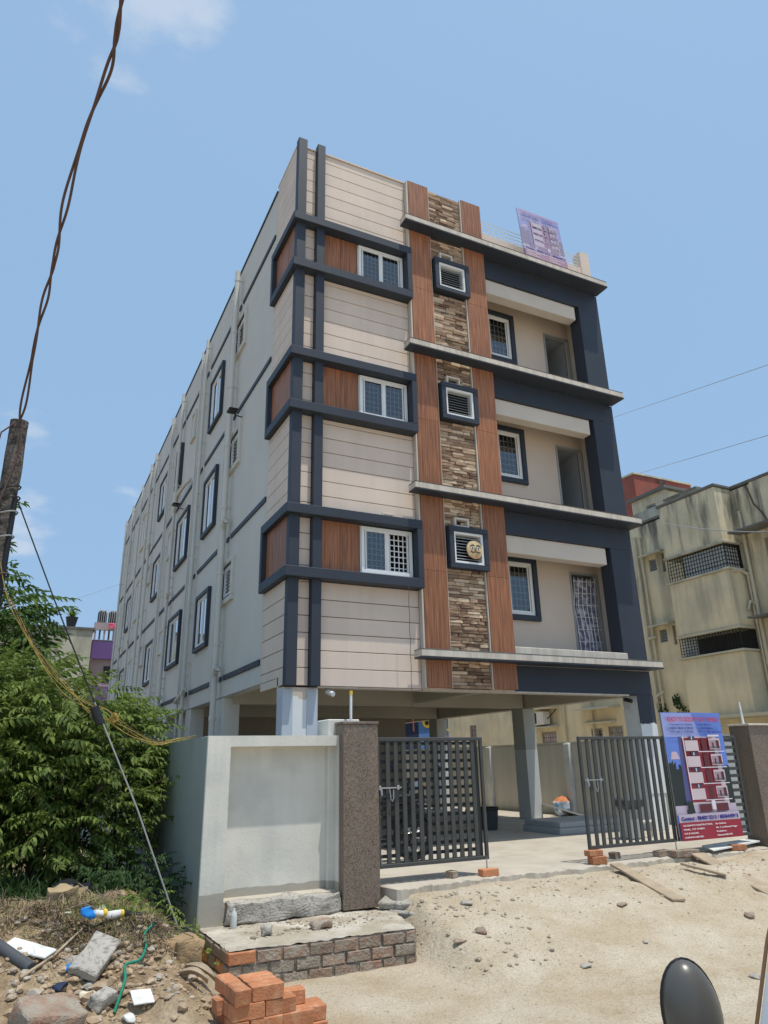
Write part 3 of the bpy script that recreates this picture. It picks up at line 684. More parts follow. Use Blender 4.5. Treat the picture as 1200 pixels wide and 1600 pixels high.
# side wall windows
for a in small:
    w = window(B, L0, *a, m_black, sw=.035, sd=.05, din=-.01, sash=1, gn=None, fw=.05, frame_mat=m_white)
    q = MB(L0); q.ring(a[0]-.15, a[1]+.15, a[2]-.15, a[3]+.15, .11, -.01, .065, .01); part('sill', q, m_grey, w)
    q = MB(L0); louver(q, a[0]+.05, a[1]-.05, a[2]+.05, a[3]-.05, 7, .0, .04); part('louvre', q, m_room, w)
for a in bwin+cwin+dwin+gwin: window(B, L0, *a, m_navy, sw=.10, sd=.085, din=-.035, sash=2 if a[1]-a[0] > 1 else 1, gn=None, fw=.045)
for a in ewin+fwn+hwin: window(B, L0, *a, m_grey, sw=.07, sd=.07, din=-.01, sash=2 if a[1]-a[0] > 1 else 1, gn=None, fw=.05)
for a in ewin+fwn[:0]: pass
# downpipes with collars and elbows
def downpipe(y, r, z0, z1, off=.09, outs=(), jog=None):
    p = MB(); x = -off-r; pts = [(x, y, z1), (x, y, z0)]
    if jog: pts = [(x, y, z1), (x, y, jog[0]+.25), (x, y+jog[1], jog[0]-.15), (x, y+jog[1], z0)]
    p.tube(pts, r, 10)
    for z in np.arange(z0+.7, z1, 1.5): p.lathe([(r, -.04), (r*1.18, -.04), (r*1.18, .04), (r, .04)], (x, y+(jog[1] if jog and z < jog[0] else 0), z), 10); p.box(x, 0, y-.01, y+.01, z-.012, z+.012)
    for z in outs: p.tube([(x, y, z-.12), (x-.02, y-.10, z-.02), (x+.0, y-.22, z+.02)], r*1.05, 10); p.lathe([(r*1.15, -.22), (r*1.35, -.22), (r*1.35, -.15), (r*1.15, -.15)], (x, y, z), 10, 'y')
    part('downpipe', p, m_pipe, B, smooth=50)
downpipe(4.12, .062, -.05, 12.9, outs=(6.25, 3.1))
for y, r, z0, z1, o in ((4.50, .022, 3.4, 12.6, ()), (4.62, .022, 2.7, 12.5, ()), (7.45, .045, -.05, 12.9, (3.0,)), (7.75, .022, 2.7, 12.6, ()), (7.95, .022, 2.7, 12.7, ()), (8.15, .03, -.05, 12.9, ()), (10.95, .05, -.05, 12.9, (6.1, 3.1)),
                        (11.15, .022, 2.7, 12.7, ()), (12.6, .022, 2.7, 12.8, ()), (12.85, .04, -.05, 12.9, ()), (16.2, .05, -.05, 12.9, (9.1,)), (17.4, .05, -.05, 12.9, ()), (17.6, .022, 2.7, 12.8, ()), (19.9, .04, -.05, 12.9, (6.1,)), (22.8, .05, -.05, 12.9, (6.2,)), (23, .022, 3, 12.8, ()), (25.2, .05, -.05, 12.9, ())):
    downpipe(y, r, z0, z1, outs=o)
p = MB(); p.tube([(-.15, 10.95, 8.75), (-.2, 10.2, 9.05), (-.15, 9.4, 9.1), (-.08, 8.9, 9.1)], .05, 10); p.tube([(-.15, 7.45, 2.95), (-.2, 7.9, 2.8), (-.15, 8.3, 2.78)], .045, 10); part('downpipe', p, m_pipe, B, smooth=50)

# ------------------------------------------------------------------ things fixed to or hung from the building
def flood(y, z, label):
    t = thing('flood_light', label, 'flood light', (-.02, y, z), 'flood lights on the side wall')
    q = MB(); q.tube([(0, y, z), (-.16, y, z+.02), (-.2, y, z+.09)], .014, 6); part('bracket', q, m_black, t)
    q = MB(); q.box(-.34, -.12, y-.16, y+.12, z+.08, z+.13, .02); part('lamp_housing', q, m_black, t)
flood(3.55, 8.62, 'black flood light on bracket above the middle small louvred side window')
flood(10.2, 8.62, 'black flood light on bracket over the double side window further back')
def cctv(x, y, z, label, m):
    t = thing('security_camera', label, 'security camera', (x, y, z), 'security cameras under the first floor')
    q = MB(); q.box(x-.03, x+.03, y-.03, y+.03, z-.04, z, .006); part('bracket', q, m_room, t)
    q = MB(); q.tube([(x, y, z-.05), (x+.05, y-.14, z-.10)], .04, 10); part('camera_body', q, m, t, smooth=50)
cctv(.78, .26, 2.398, 'small white security camera under the first floor beside the corner column', m_white)
cctv(7.12, .30, 2.395, 'small dark security camera under the first floor beside the front right column', m_black)
q = MB(); pts = [(2.11+.006*math.sin(k*1.9), -.13+.0*k, 4.12-k*.13) for k in range(18)]; q.tube(pts, .005, 5); q.cur = 1; q.tube([pts[-1], (2.12, -.13, 1.72)], .012, 6)
solo('hanging_wire', q, [m_cable, m_red], 'thin wire with red end hanging from the lowest front window', 'wire')

# ------------------------------------------------------------------ banners
m_print = {k: mat('print_'+k, c, .45, .05, 3, 0) for k, c in dict(sky=(.13, .22, .60), sky2=(.30, .35, .66), tree=(.028, .036, .034), maroon=(.24, .03, .045), dkm=(.12, .03, .04), wall=(.60, .50, .52), win=(.34, .26, .30), glass=(.05, .06, .10), white=(.70, .66, .72), ground=(.50, .42, .52), side=(.09, .10, .25), red=(.32, .03, .05), cloud=(.55, .42, .50)).items()}
m_tred = mat('print_red_ink', (.55, .03, .03), .5, 0, 1, 0); m_tblue = mat('print_blue_ink', (.03, .03, .22), .5, 0, 1, 0); m_twhite = mat('print_white_ink', (.85, .80, .80), .5, 0, 1, 0)
m_fadered = mat('faded_red_ink', (.55, .25, .30), .5, 0, 1, 0)
def banner(label, bl, width, ht, tilt, yaw=0., fade=False, roll=0.):
    t = thing('sale_banner', label, 'banner', (0, 0, 0), 'banners advertising the flats', local=True)
    keys = list(m_print); mats = [m_print[k] for k in keys]
    if fade: mats = [mat('faded_'+k, tuple(c*.42+.58*d for c, d in zip(m_print[k].node_tree.nodes['RGB'].outputs[0].default_value[:3], (.40, .36, .52))), .6, .04, 3, 0) for k in keys]
    q = MB(); q.box(0, width, .004, .03, 0, ht, .003); part('board', q, m_steel, t)
    q = MB(); sx, sz = width, ht
    lay = [0]
    def rect(k, x0, x1, z0, z1, x2=None, x3=None):   # design space 0..1, each layer 0.4 mm proud
        lay[0] += 1; y = .003-.0005*lay[0]; q.cur = keys.index(k); x2 = x0 if x2 is None else x2; x3 = x1 if x3 is None else x3
        q.quad((x0*sx, y, z0*sz), (x1*sx, y, z0*sz), (x3*sx, y, z1*sz), (x2*sx, y, z1*sz))
    rect('sky', .0, 1, 0, 1); rect('sky2', 0, .6, .80, .995, 0, .5)
    lay[0] += 1; q.cur = keys.index('tree'); yy = .003-.0005*lay[0]; rj = random.Random(5)
    for k in range(26):
        x0, x1 = k/26, (k+1)/26; h0 = .50+.08*abs(x0-.5)*2+rj.uniform(-.02, .02); h1 = h0+rj.uniform(-.03, .03); q.quad((x0*sx, yy, .24*sz), (x1*sx, yy, .24*sz), (x1*sx, yy, h1*sz), (x0*sx, yy, h0*sz))
    rect('cloud', .05, .2, .62, .68, .08, .16); rect('ground', 0, 1, .19, .26)
    rect('side', .18, .27, .26, .80, .22, .27)
    rect('wall', .27, .90, .26, .80, .27, .86); rect('maroon', .27, .82, .28, .79, .27, .80)
    for k in range(4):
        z = .30+k*.128; rect('wall', .30, .52, z, z+.085); rect('glass', .38, .48, z+.092, z+.118); rect('white', .42, .435, z+.092, z+.118)
        rect('dkm', .58, .66, z, z+.1); rect('wall', .70, .90, z+.01, z+.10); rect('win', .72, .88, z+.02, z+.085); rect('maroon', .695, .71, z, z+.11); rect('dkm', .76, .785, z+.02, z+.065); rect('dkm', .83, .88, z+.02, z+.085); rect('glass', .70, .90, z+.018, z+.022); rect('glass', .70, .90, z+.030, z+.033); rect('white', .50, .95, z-.010, z-.003)
    rect('white', .27, .285, .3, .80); rect('white', .70, .90, .80, .815)
    rect('dkm', .36, .56, .205, .265); rect('dkm', .64, .84, .205, .265); rect('tree', .16, .28, .20, .29, .18, .26); rect('white', .57, .63, .22, .29)
    rect('ground', 0, 1, .135, .195); rect('red', .0, 1, .0, .135)
    part('printed_picture', q, mats, t)
    def txt(s, x, z, size, m, bold=0.0, xs=1.0):
        cu = bpy.data.curves.new('lettering', 'FONT'); cu.body = s; cu.size = size; cu.offset = bold; cu.extrude = .0004
        o = bpy.data.objects.new('lettering', cu); COL.objects.link(o); dg = bpy.context.evaluated_depsgraph_get()
        me = bpy.data.meshes.new_from_object(o.evaluated_get(dg)); bpy.data.objects.remove(o)
        w_ = max(v.co.x for v in me.vertices); 
        k = xs*width/w_ if xs else 1
        for v in me.vertices: a, b, c = v.co; v.co = (a*k, -.001*0+c*-1, b)
        me.materials.clear(); me.materials.append(m); l = bpy.data.objects.new('lettering', me); COL.objects.link(l); l.parent = t; l.location = (x*width, -.034, z*ht)
    R1 = m_fadered if fade else m_tred; B1 = m_tblue
    txt('READY TO OCCUPY FLAT FOR SALE', .06, .925, .075*ht/1.77*1.2, R1, .002, .88)
    for i, (a, b, wa, wb) in enumerate((('\u2022 Covered Car Parking', '\u2022 Power Back up', .40, .26), ('\u2022 1BHK, 2BHK & 3BHK', '   \u2022 Lift Facility', .40, .28), ('\u2022 673 Sqft to 1150 Sqft', '\u2022 UP TO 100% Bank loan', .40, .42))):
        txt(a, .07, .892-i*.030, .036, B1, .0006, wa); txt(b, .53, .892-i*.030, .036, B1, .0006, wb)
    txt('Contact : 9840262213 / 8838449965', .03, .150, .065, B1, .0025, .94)
    for i, (a, wa) in enumerate((('SULOSANTHI CONSTRUCTIONS', .47), ("PEARL, 1'ST STREET,", .34), ('G.K.B NAGAR,', .23), ('CHENNAI-600 082.', .30))): txt(a, .04, .106-i*.029, .03, m_twhite, .0006, wa)
    for i, (a, wa) in enumerate((('Site Address:', .18), ('No. 7, Lal Bhavathi Nagar', .36), ('Kolathur,', .17), ('Chennai-600 099.', .26))): txt(a, .56, .106-i*.029, .03, m_twhite, .0006, wa)
    t.location = bl; t.rotation_euler = (tilt, roll, yaw); return t
banner('large blue and maroon sale banner tied to the right gate leaf', (5.02, -2.59, .13), 1.25, 1.76, R(-1.5), 0)
banner('faded sale banner leaning on the roof parapet above the top ledge', (5.33, -.235, 12.045), 1.22, 1.47, R(-5), 0, fade=True)

# ------------------------------------------------------------------ compound wall, pillars, gates
bw = thing('boundary_wall', 'pale plastered front compound wall with sunken panel, left of the gate', 'wall', (-.9, -2.4, -.3))
q = MB(FR(-2.5)); wallh(q, -1.7, -.155, -.45, 1.58, 0, -.20, [(-1.447, -.17, -.25, 1.465)]); q.box(-1.7, -.155, -.36, -.2005, -.45, 1.578); part('wall', q, m_bwall, bw)
q = MB(); q.box(-.25, .16, -2.375, -2.0, -.2, 1.77, .01); part('pillar_core', q, m_bwall, bw)
q = MB(); v, f = chamfer(-1.43, -.17, -2.62, -2.41, -.26, -.055, .02); q.add(v, f)
def roughen(mb, amp, fr, cuts=3):
    import bmesh
    bm = bmesh.new(); me = bpy.data.meshes.new('tmp'); me.from_pydata(mb.v, [], mb.f); bm.from_mesh(me); bmesh.ops.subdivide_edges(bm, edges=[e for e in bm.edges], cuts=cuts, use_grid_fill=True)
    bmesh.ops.triangulate(bm, faces=[f for f in bm.faces if len(f.verts) > 4])
    out = MB()
    for v in bm.verts: v.co += Vector([mnoise.noise(v.co*fr+Vector((k*7.3, 0, 0)))*amp for k in range(3)])
    out.v = [tuple(v.co) for v in bm.verts]; out.f = [tuple(w.index for w in f.verts) for f in bm.faces]; out.mi = [0]*len(out.f); bm.free(); bpy.data.meshes.remove(me); return out
part('footing', roughen(q, .045, 7, 6), m_conc, bw)
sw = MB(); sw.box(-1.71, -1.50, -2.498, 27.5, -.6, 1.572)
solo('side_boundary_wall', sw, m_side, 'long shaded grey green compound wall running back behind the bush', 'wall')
rw = thing('right_boundary_wall', 'pale compound wall on the right seen through the open stilt floor', 'wall', (8.7, 12, -.05))
q = MB(); q.box(8.7, 8.85, 1.4, 27.5, -.3, 1.60, .01); part('wall', q, m_rwall, rw)
q = MB(); q.box(8.698, 8.852, -2.45, 1.399, -.3, 1.60, .01); part('wall', q, m_rwall_bright, rw, 'front stretch whitened in colour to look brightly lit')  # sunless face, its brightness behind the gate bars is put into the colour
q = MB(); q.box(8.68, 8.87, -2.45, 27.5, 1.601, 1.64); part('coping', q, m_rwall, rw)
for y in (3.9, 7.35, 11, 15, 19):
    q = MB(); q.box(8.60, 8.699, y, y+.2, -.3, 1.60, .01); part('pier', q, m_primer, rw)
rb = MB(); rb.box(-1.4, 8.9, 27.5, 27.7, -.3, 1.6); solo('rear_boundary_wall', rb, m_rwall, 'compound wall across the far back of the plot', 'wall')
for nm, x0, x1, y1, lb in (('gate_pillar', -.16, .29, -2.38, 'brown speckled granite gate pillar left of the gate, beside the plastered wall'), ('gate_pillar', 6.80, 7.27, -2.25, 'brown granite gate pillar right of the gate at the picture edge')):
    t = thing(nm, lb, 'pillar', ((x0+x1)/2, -2.4, -.22), 'granite gate pillars')
    q = MB(); q.box(x0, x1, -2.62, y1, -.24, 1.70, .006); part('granite_facing', q, m_granite, t)
    q = MB(); q.box(x0-.01 if x0 < 0 else x0-.035, x1+(.035 if x0 > 0 else .01), -2.63 if x0 < 0 else -2.655, y1+.01, 1.7005, 1.73, .004); part('cap', q, m_granite if x0 < 0 else m_ledge, t)
t = thing('conduit_pipe', 'upright white conduit with yellow cap on the left gate pillar', 'pipe', (.012, -2.45, 1.73))
q = MB(); q.tube([(.012, -2.45, 1.73), (.015, -2.45, 2.06)], .016, 10); part('pipe', q, m_primer, t, smooth=60)
q = MB(); q.tube([(.015, -2.45, 2.055), (.015, -2.45, 2.10)], .021, 10); part('cap', q, m_yel, t, smooth=60)
q = MB(); q.tube([(6.98, -2.4, 1.73), (6.965, -2.4, 2.08)], [.02, .013], 8); solo('conduit_pipe', q, m_primer, 'thin pale upright conduit on the right gate pillar', 'pipe', smooth=60)
def gate(label, spec, latch, loc):
    t = thing('metal_gate', label, 'gate', loc, 'leaves of the front gate')
    for (x0, x1, y, kind) in spec:
        q = MB(); fw = .042
        q.box(x0, x1, y-.02, y+.02, 1.55-fw, 1.55, .004); q.box(x0, x1, y-.02, y+.02, .12, .12+fw, .004); q.box(x0, x0+fw, y-.02, y+.02, .12+fw, 1.55-fw, .004); q.box(x1-fw, x1, y-.02, y+.02, .12+fw, 1.55-fw, .004)
        part('frame', q, m_gate, t)
        if kind == 'v':
            n = 13; pit = (x1-x0-2*fw)/(n+.0); me = MB(); me.box(0, .056, -.012, .012, .12+fw, 1.55-fw, .003); me = mesh('slat', me, m_gate)
            for i in range(n-1): inst('slat', me, t, (x0+fw+(i+1)*pit-.028, y, 0))
        else:
            me = MB(); me.box(0, x1-x0-2*fw, -.010, .010, 0, .038 if x0 < 2 else .046, .003); me = mesh('slat', me, m_gate)
            for i in range(13): inst('slat', me, t, (x0+fw, y, .12+fw+.055+i*.1035))
    x, y = latch; q = MB(); q.tube([(x, y, .98), (x+.33, y, .98)], .009, 8); q.tube([(x+.17, y, .98), (x+.18, y-.01, .86), (x+.20, y-.01, .83), (x+.22, y-.01, .87), (x+.22, y-.005, .96)], .008, 6)
    for xx in (x+.03, x+.27): q.box(xx, xx+.03, y-.012, y+.02, .955, 1.005, .003)
    q.tube([(x+.06, y, .97), (x+.06, y-.01, .90)], .016, 8); part('latch', q, m_steel, t)
    return t
g1 = gate('grey steel gate folded double against the left granite pillar', [(.315, 1.83, -2.5, 'v'), (.34, 1.79, -2.435, 'h')], (.30, -2.535), (.3, -2.5, .0))
q = MB(); q.tube([(1.78, -2.53, .14), (1.78, -2.53, -.0)], .008, 8); part('drop_bolt', q, m_steel, g1)
g2 = gate('grey steel gate stretching right across the opening, behind the banner', [(3.42, 5.03, -2.5, 'v'), (5.07, 6.58, -2.5, 'h')], (3.44, -2.535), (6.78, -2.5, .0))
q = MB(); q.tube([(4.97, -2.53, .14), (4.97, -2.53, -.0)], .008, 8); part('drop_bolt', q, m_steel, g2)

# ------------------------------------------------------------------ bricks
def brick_mesh(seed, w=.235, d=.112, h=.078, m=None, chips=1):
    rr = random.Random(seed); v, f = chamfer(0, w, 0, d, 0, h, .007)
    v = [(a+rr.uniform(-.004, .004), b+rr.uniform(-.004, .004), c+rr.uniform(-.003, .003)) for a, b, c in v]
    q = MB(); q.add(v, f); return mesh('brick', q, m or m_brick)
BM = [brick_mesh(i) for i in range(6)]
BM2 = [brick_mesh(20+i, .235, .112, .098) for i in range(5)]
def loose(x, y, z, rz=0, label=None, group=None, me=None, tilt=(0, 0), cat='brick', half=False):
    o = bpy.data.objects.new('brick', me or random.choice(BM)); COL.objects.link(o); o.location = (x, y, z); o.rotation_euler = (tilt[0], tilt[1], rz)
    if half: o.scale = (.5, 1, 1)
    o['label'] = label; o['category'] = cat
    if group: o['group'] = group
    return o
loose(1.66, -2.62, -.055, .03, 'orange brick lying under the free end of the left gate leaf')
loose(1.28, -2.56, -.05, .5, 'grey brown broken half brick on the apron under the left gate leaf', half=True, me=brick_mesh(50, m=m_pbrick))
loose(3.38, -2.60, -.055, -.05, 'grimy lower brick of the two propping the right gate leaf', me=BM2[0], tilt=(0, 0))
loose(3.35, -2.59, .045, .02, 'orange upper brick of the two propping the right gate leaf', me=brick_mesh(51, h=.072))
loose(4.62, -2.54, -.05, .1, 'dull brown brick behind the pale slab under the right gate', me=brick_mesh(52, m=m_pbrick))
loose(4.78, -2.70, -.055, -.06, 'wide pale brown block under the drop bolt of the right gate', me=brick_mesh(53, .42, .16, .085, m_pbrick))
loose(5.98, -2.62, -.05, -.35, 'orange brick under the banner next to the right pillar')
loose(4.0, -2.35, -.05, .2, 'small brown brick piece on the slab behind the right gate bars', half=True, me=brick_mesh(54, m=m_pbrick))
# ------------------------------------------------------------------ brick platform in front of the wall
P = thing('brick_platform', 'low brick platform with mortar joints in front of the plastered wall', 'platform', (-.7, -3.1, -.55))
A, Bp, C_, D = Vector((-1.70, -2.50)), Vector((-1.66, -3.62)), Vector((.17, -3.66)), Vector((.46, -2.40))
q = MB(); ring = [A, Bp, C_, D]; inset = [Vector((-1.69, -2.50)), Vector((-1.63, -3.59)), Vector((.15, -3.63)), Vector((.44, -2.40))]
inset2 = [Vector((-1.70, -2.50)), Vector((-1.655, -3.613)), Vector((.168, -3.652)), Vector((.455, -2.40))]
q.add([(*p, -.72) for p in inset2]+[(*p, -.268) for p in inset2], [(0, 1, 5, 4), (1, 2, 6, 5), (2, 3, 7, 6), (3, 0, 4, 7)])
part('mortar_bed', roughen(q, .018, 14, 24), m_mortar, P)
nx_, ny_ = 60, 36; q = MB(); vs = []
for jj in range(ny_+1):
    for ii in range(nx_+1):
        s, t_ = ii/nx_, jj/ny_; p = (Bp*(1-s)+C_*s)*(1-t_)+(A*(1-s)+D*s)*t_
        z = -.262+.018*mnoise.noise(Vector((p.x*3, p.y*3, 0)))+.012*mnoise.noise(Vector((p.x*14, p.y*14, 2)))-.02*(min(s, 1-s, t_) < .1)*0
        vs.append((p.x, p.y, z))
q.add(vs, [(jj*(nx_+1)+ii, jj*(nx_+1)+ii+1, (jj+1)*(nx_+1)+ii+1, (jj+1)*(nx_+1)+ii) for jj in range(ny_) for ii in range(nx_)])
part('top_screed', q, m_platform, P, smooth=60)
def brick_row(a, b, z, h, off, nrm, mats):
    d = (b-a); ln = d.length; d = d/ln; x = -off; ang = math.atan2(d.y, d.x)
    while x < ln-.02:
        x0, x1 = max(x, 0), min(x+.235, ln)
        if x1-x0 > .05:
            w = x1-x0-.014; vv, ff = chamfer(0, w, 0, .09, 0, h-.012, .006); rr = random.Random(int(x*1000)+int(z*977))
            pro = rr.uniform(.0, .014); vv = [(u_+rr.uniform(-.005, .005), w_-pro+rr.uniform(-.004, .004), t_+rr.uniform(-.005, .005)) for u_, w_, t_ in vv]
            qq = MB(); qq.add(vv, ff); o = bpy.data.objects.new('brick', mesh('brick', qq, rr.choice(mats))); COL.objects.link(o); o.parent = P
            pos = a+d*x0; o.location = (pos.x-ORG[P.name][0], pos.y-ORG[P.name][1], z-ORG[P.name][2]); o.rotation_euler = (0, 0, ang)
        x += .245
hc = .102
for k in range(4):
    z = -.268-hc*(k+1)
    brick_row(Bp+Vector((.0, -.005)), C_+Vector((0, -.005)), z, hc, .12 if k % 2 else 0, 1, [m_pbrick, m_pbrick, m_pbrick, m_pbrick, m_mortar] if k else [m_pbrick])
    brick_row(A+Vector((-.006, 0)), Bp+Vector((-.006, -.0)), z, hc, 0 if k % 2 else .12, 1, [m_pbrick, m_brick])
corner = MB(); corner.box(-1.672, -1.43, -3.645, -3.53, -.366, -.272, .008); part('brick', corner, m_brick, P, 'cleaner orange corner brick')
q = MB(); v, f = chamfer(-.12, .12, -.06, .06, 0, .075, .02); q.add(v, f)
solo('stone_lump', roughen(q, .035, 9, 3), m_pbrick, 'brown brick lump lying on the middle of the brick platform', 'stone', loc=(-.62, -3.15, -.265), rot=(0, 0, .2), smooth=60)
q = MB(); v, f = chamfer(-.05, .05, -.045, .045, 0, .10, .02); q.add(v, f)
solo('stone_lump', roughen(q, .03, 14, 3), m_conc, 'small pale upright stone lying on the left half of the brick platform', 'stone', loc=(-1.19, -3.18, -.265), smooth=60)
q = MB(); q.lathe([(0, 0), (.03, 0), (.032, .01), (.032, .11), (.028, .14), (.012, .165), (.012, .18), (0, .18)], (-1.39, -2.72, -.265), 14)
solo('plastic_bottle', q, mat('cloudy_plastic', (.60, .62, .60), .35, .1, 9, 0), 'small cloudy plastic bottle standing at the left end of the footing', 'bottle', smooth=50)
for i, (x, y, z, l, w, rz, tx, lb) in enumerate(((.42, -2.78, -.20, .42, .17, -1.0, .25, 'upper pale concrete slab propped against the foot of the left granite pillar'), (.50, -3.05, -.27, .62, .20, -1.25, .12, 'long concrete slab strip at the right edge of the brick platform'), (.66, -2.92, -.27, .2, .16, .5, .3, 'dark broken concrete chunk between slabs beside the platform'))):
    q = MB(); v, f = chamfer(-l/2, l/2, -w/2, w/2, -.04, .04, .012); q.add(v, f)
    solo('concrete_slab', roughen(q, .02, 8, 3), m_conc, lb, 'concrete slab', loc=(x, y, z), rot=(tx, 0, rz), smooth=60)
# loose brick stack in the foreground
BL = 'loose new orange bricks stacked in the foreground'
ox, oy, oz = -1.99, -5.0, -.585; ca = .04
def pb(x, y, k, rz, me=None):
    c, s = math.cos(ca), math.sin(ca)
    loose(ox+x*c-y*s, oy+x*s+y*c, oz+k*.098, ca+rz, 'orange clay brick in the stack in front of the brick platform', BL, me or random.choice(BM2))
hp = math.pi/2
for k in range(4):
    if k % 2 == 0: lay = [(0.01, 0, 0), (.25, .005, 0), (0, .13, 0), (.245, .125, 0), (.01, .25, 0), (.26, .25, 0)]
    else: lay = [(.115, 0, hp), (.135, .005, 0), (.37, .0, 0), (.115, .24, hp), (.14, .13, 0), (.385, .125, 0), (.15, .25, 0)]
    if k == 2: lay = [(.0, .0, 0), (.245, .01, 0), (.115, .12, hp), (.135, .125, 0), (.36, .14, 0), (.15, .245, 0)]
    if k == 3: lay = [(.12, -.02, hp), (.135, .0, 0), (.115, .22, hp), (.14, .12, 0), (.15, .24, .06)]
    for x, y, r in lay: pb(x+random.uniform(-.006, .006)+(.42-.42*0)*0, y+random.uniform(-.005, .005), k, r+random.uniform(-.04, .04))
for k in (0, 1): pb(.49-(k == 3)*.06, .03+.02*k, k, -.04)
pb(.49, .14, 0, .05); pb(.50, .15, 1, -.03)
pb(-.05, .2, 2, .1)
exec_after = []
#@@PART2

# ------------------------------------------------------------------ under the stilts
t = thing('step_block', 'grey two tier tiled step block on the stilt floor near the second column', 'step', (6.2, 1.2, -.05))
q = MB(); q.box(5.48, 7.2, .62, 1.75, -.049, .06, .006); part('lower_step', q, m_tile, t)
q = MB(); q.box(5.53, 7.2, .68, 1.75, .0605, .155, .006); part('upper_step', q, m_tile, t)
t = thing('plastic_drum', 'dark open topped plastic drum standing on the stilt floor behind the left gate', 'drum', (5.08, 2.30, -.05))
q = MB(); q.lathe([(0, 0), (.15, 0), (.155, .02), (.19, .38), (.20, .40), (.185, .40), (.175, .36), (.14, .03), (0, .03)], (5.08, 2.30, -.05), 24); part('body', q, m_drum, t, smooth=40)
q = MB(); q.lathe([(.19, .36), (.207, .37), (.207, .41), (.19, .42)], (5.08, 2.30, -.05), 24); part('rim', q, m_black, t, smooth=40)
q = MB(); v, f = chamfer(-.22, .22, -.17, .17, 0, .44, .12); q.add(v, f); q = roughen(q, .07, 4, 4); q.mi = [0]*len(q.f)
for k, fc in enumerate(q.f):
    if sum(q.v[i][2] for i in fc)/len(fc) > .33: q.mi[k] = 1
solo('cement_sack', q, [mat('sack_blue_white', (.48, .55, .62), .7, .2, 7, .4, 20, col2=(.16, .34, .55), c2s=9, c2t=(.5, .6)), mat('sack_orange', (.55, .20, .08), .7, .2, 7, .3)], 'blue and white filled sack with orange top slumped against the right wall', 'sack', loc=(8.42, 4.12, -.05), smooth=60)
q = MB(); K = 14
for i in range(K):
    a = i/(K-1)
    for j in range(2): q.v.append((8.25+.10*j-.2*a, 3.75-2.3*a+.0*j, -.03+.34*(1-a)**2.2*(1-j)+.02*math.sin(i*1.3)+.05*j))
for i in range(K-1): q.f.append((2*i, 2*i+2, 2*i+3, 2*i+1)); q.mi.append(0)
n0 = len(q.v)
for (a, b, c) in list(q.v): q.v.append((a+.02, b, c+.012))
for i in range(K-1): q.f.append((n0+2*i, n0+2*i+2, n0+2*i+3, n0+2*i+1)); q.mi.append(0)
q2 = MB()
for i in range(K):
    a = i/(K-1); y = 3.85-2.4*a
    for j in range(8):
        b = j/7; q2.v.append((8.35-.75*b*(1-.3*a), y, -.04+.42*(b*b)*(1-a)**1.4*.0+.40*math.sin(b*1.4)*(1-a)**1.6*(1-.2*b)))
for i in range(K-1):
    for j in range(7): q2.f.append((i*8+j, i*8+j+1, i*8+j+9, i*8+j+8)); q2.mi.append(0)
solo('tarpaulin_sheet', q2, mat('grey_tarp', (.13, .13, .12), .7, .2, 3, .4, 12), 'dark grey curled sheet lying beside the sack on the stilt floor', 'sheet', smooth=60)
q = MB()
for i in range(7):
    x = 6.9+.18*i; y = 6.7+.12*math.sin(i*2.1); v, f = chamfer(x, x+.2, y, y+.12, -.05, .03+.03*(i % 2), .01); q.add(v, f)
for i in range(7):
    v, f = chamfer(6.9+.18*i, 7.08+.18*i, 6.7+.12*math.sin(i*2.1), 6.8+.12*math.sin(i*2.1), -.05, .03+.03*(i % 2), .01); qq = MB(); qq.add(v, f)
    solo('cement_block', qq, m_ledge, 'pale leftover block in the loose row by the back right wall', 'block', 'pale blocks left on the stilt floor')
t = thing('water_pump', 'grey pump box with pipe standing behind the right gate bars', 'pump', (6.0, -.6, -.05))
q = MB(); q.box(5.86, 6.14, -.75, -.45, -.049, .45, .03); part('housing', q, m_tile, t)
q = MB(); q.box(5.80, 6.20, -.80, -.40, .4505, .60, .03); part('cover', q, m_drum, t)
q = MB(); q.tube([(6.14, -.6, .2), (6.5, -.6, .2), (6.5, -.6, -.04)], .03, 8); part('pipe', q, m_pipe, t, smooth=50)
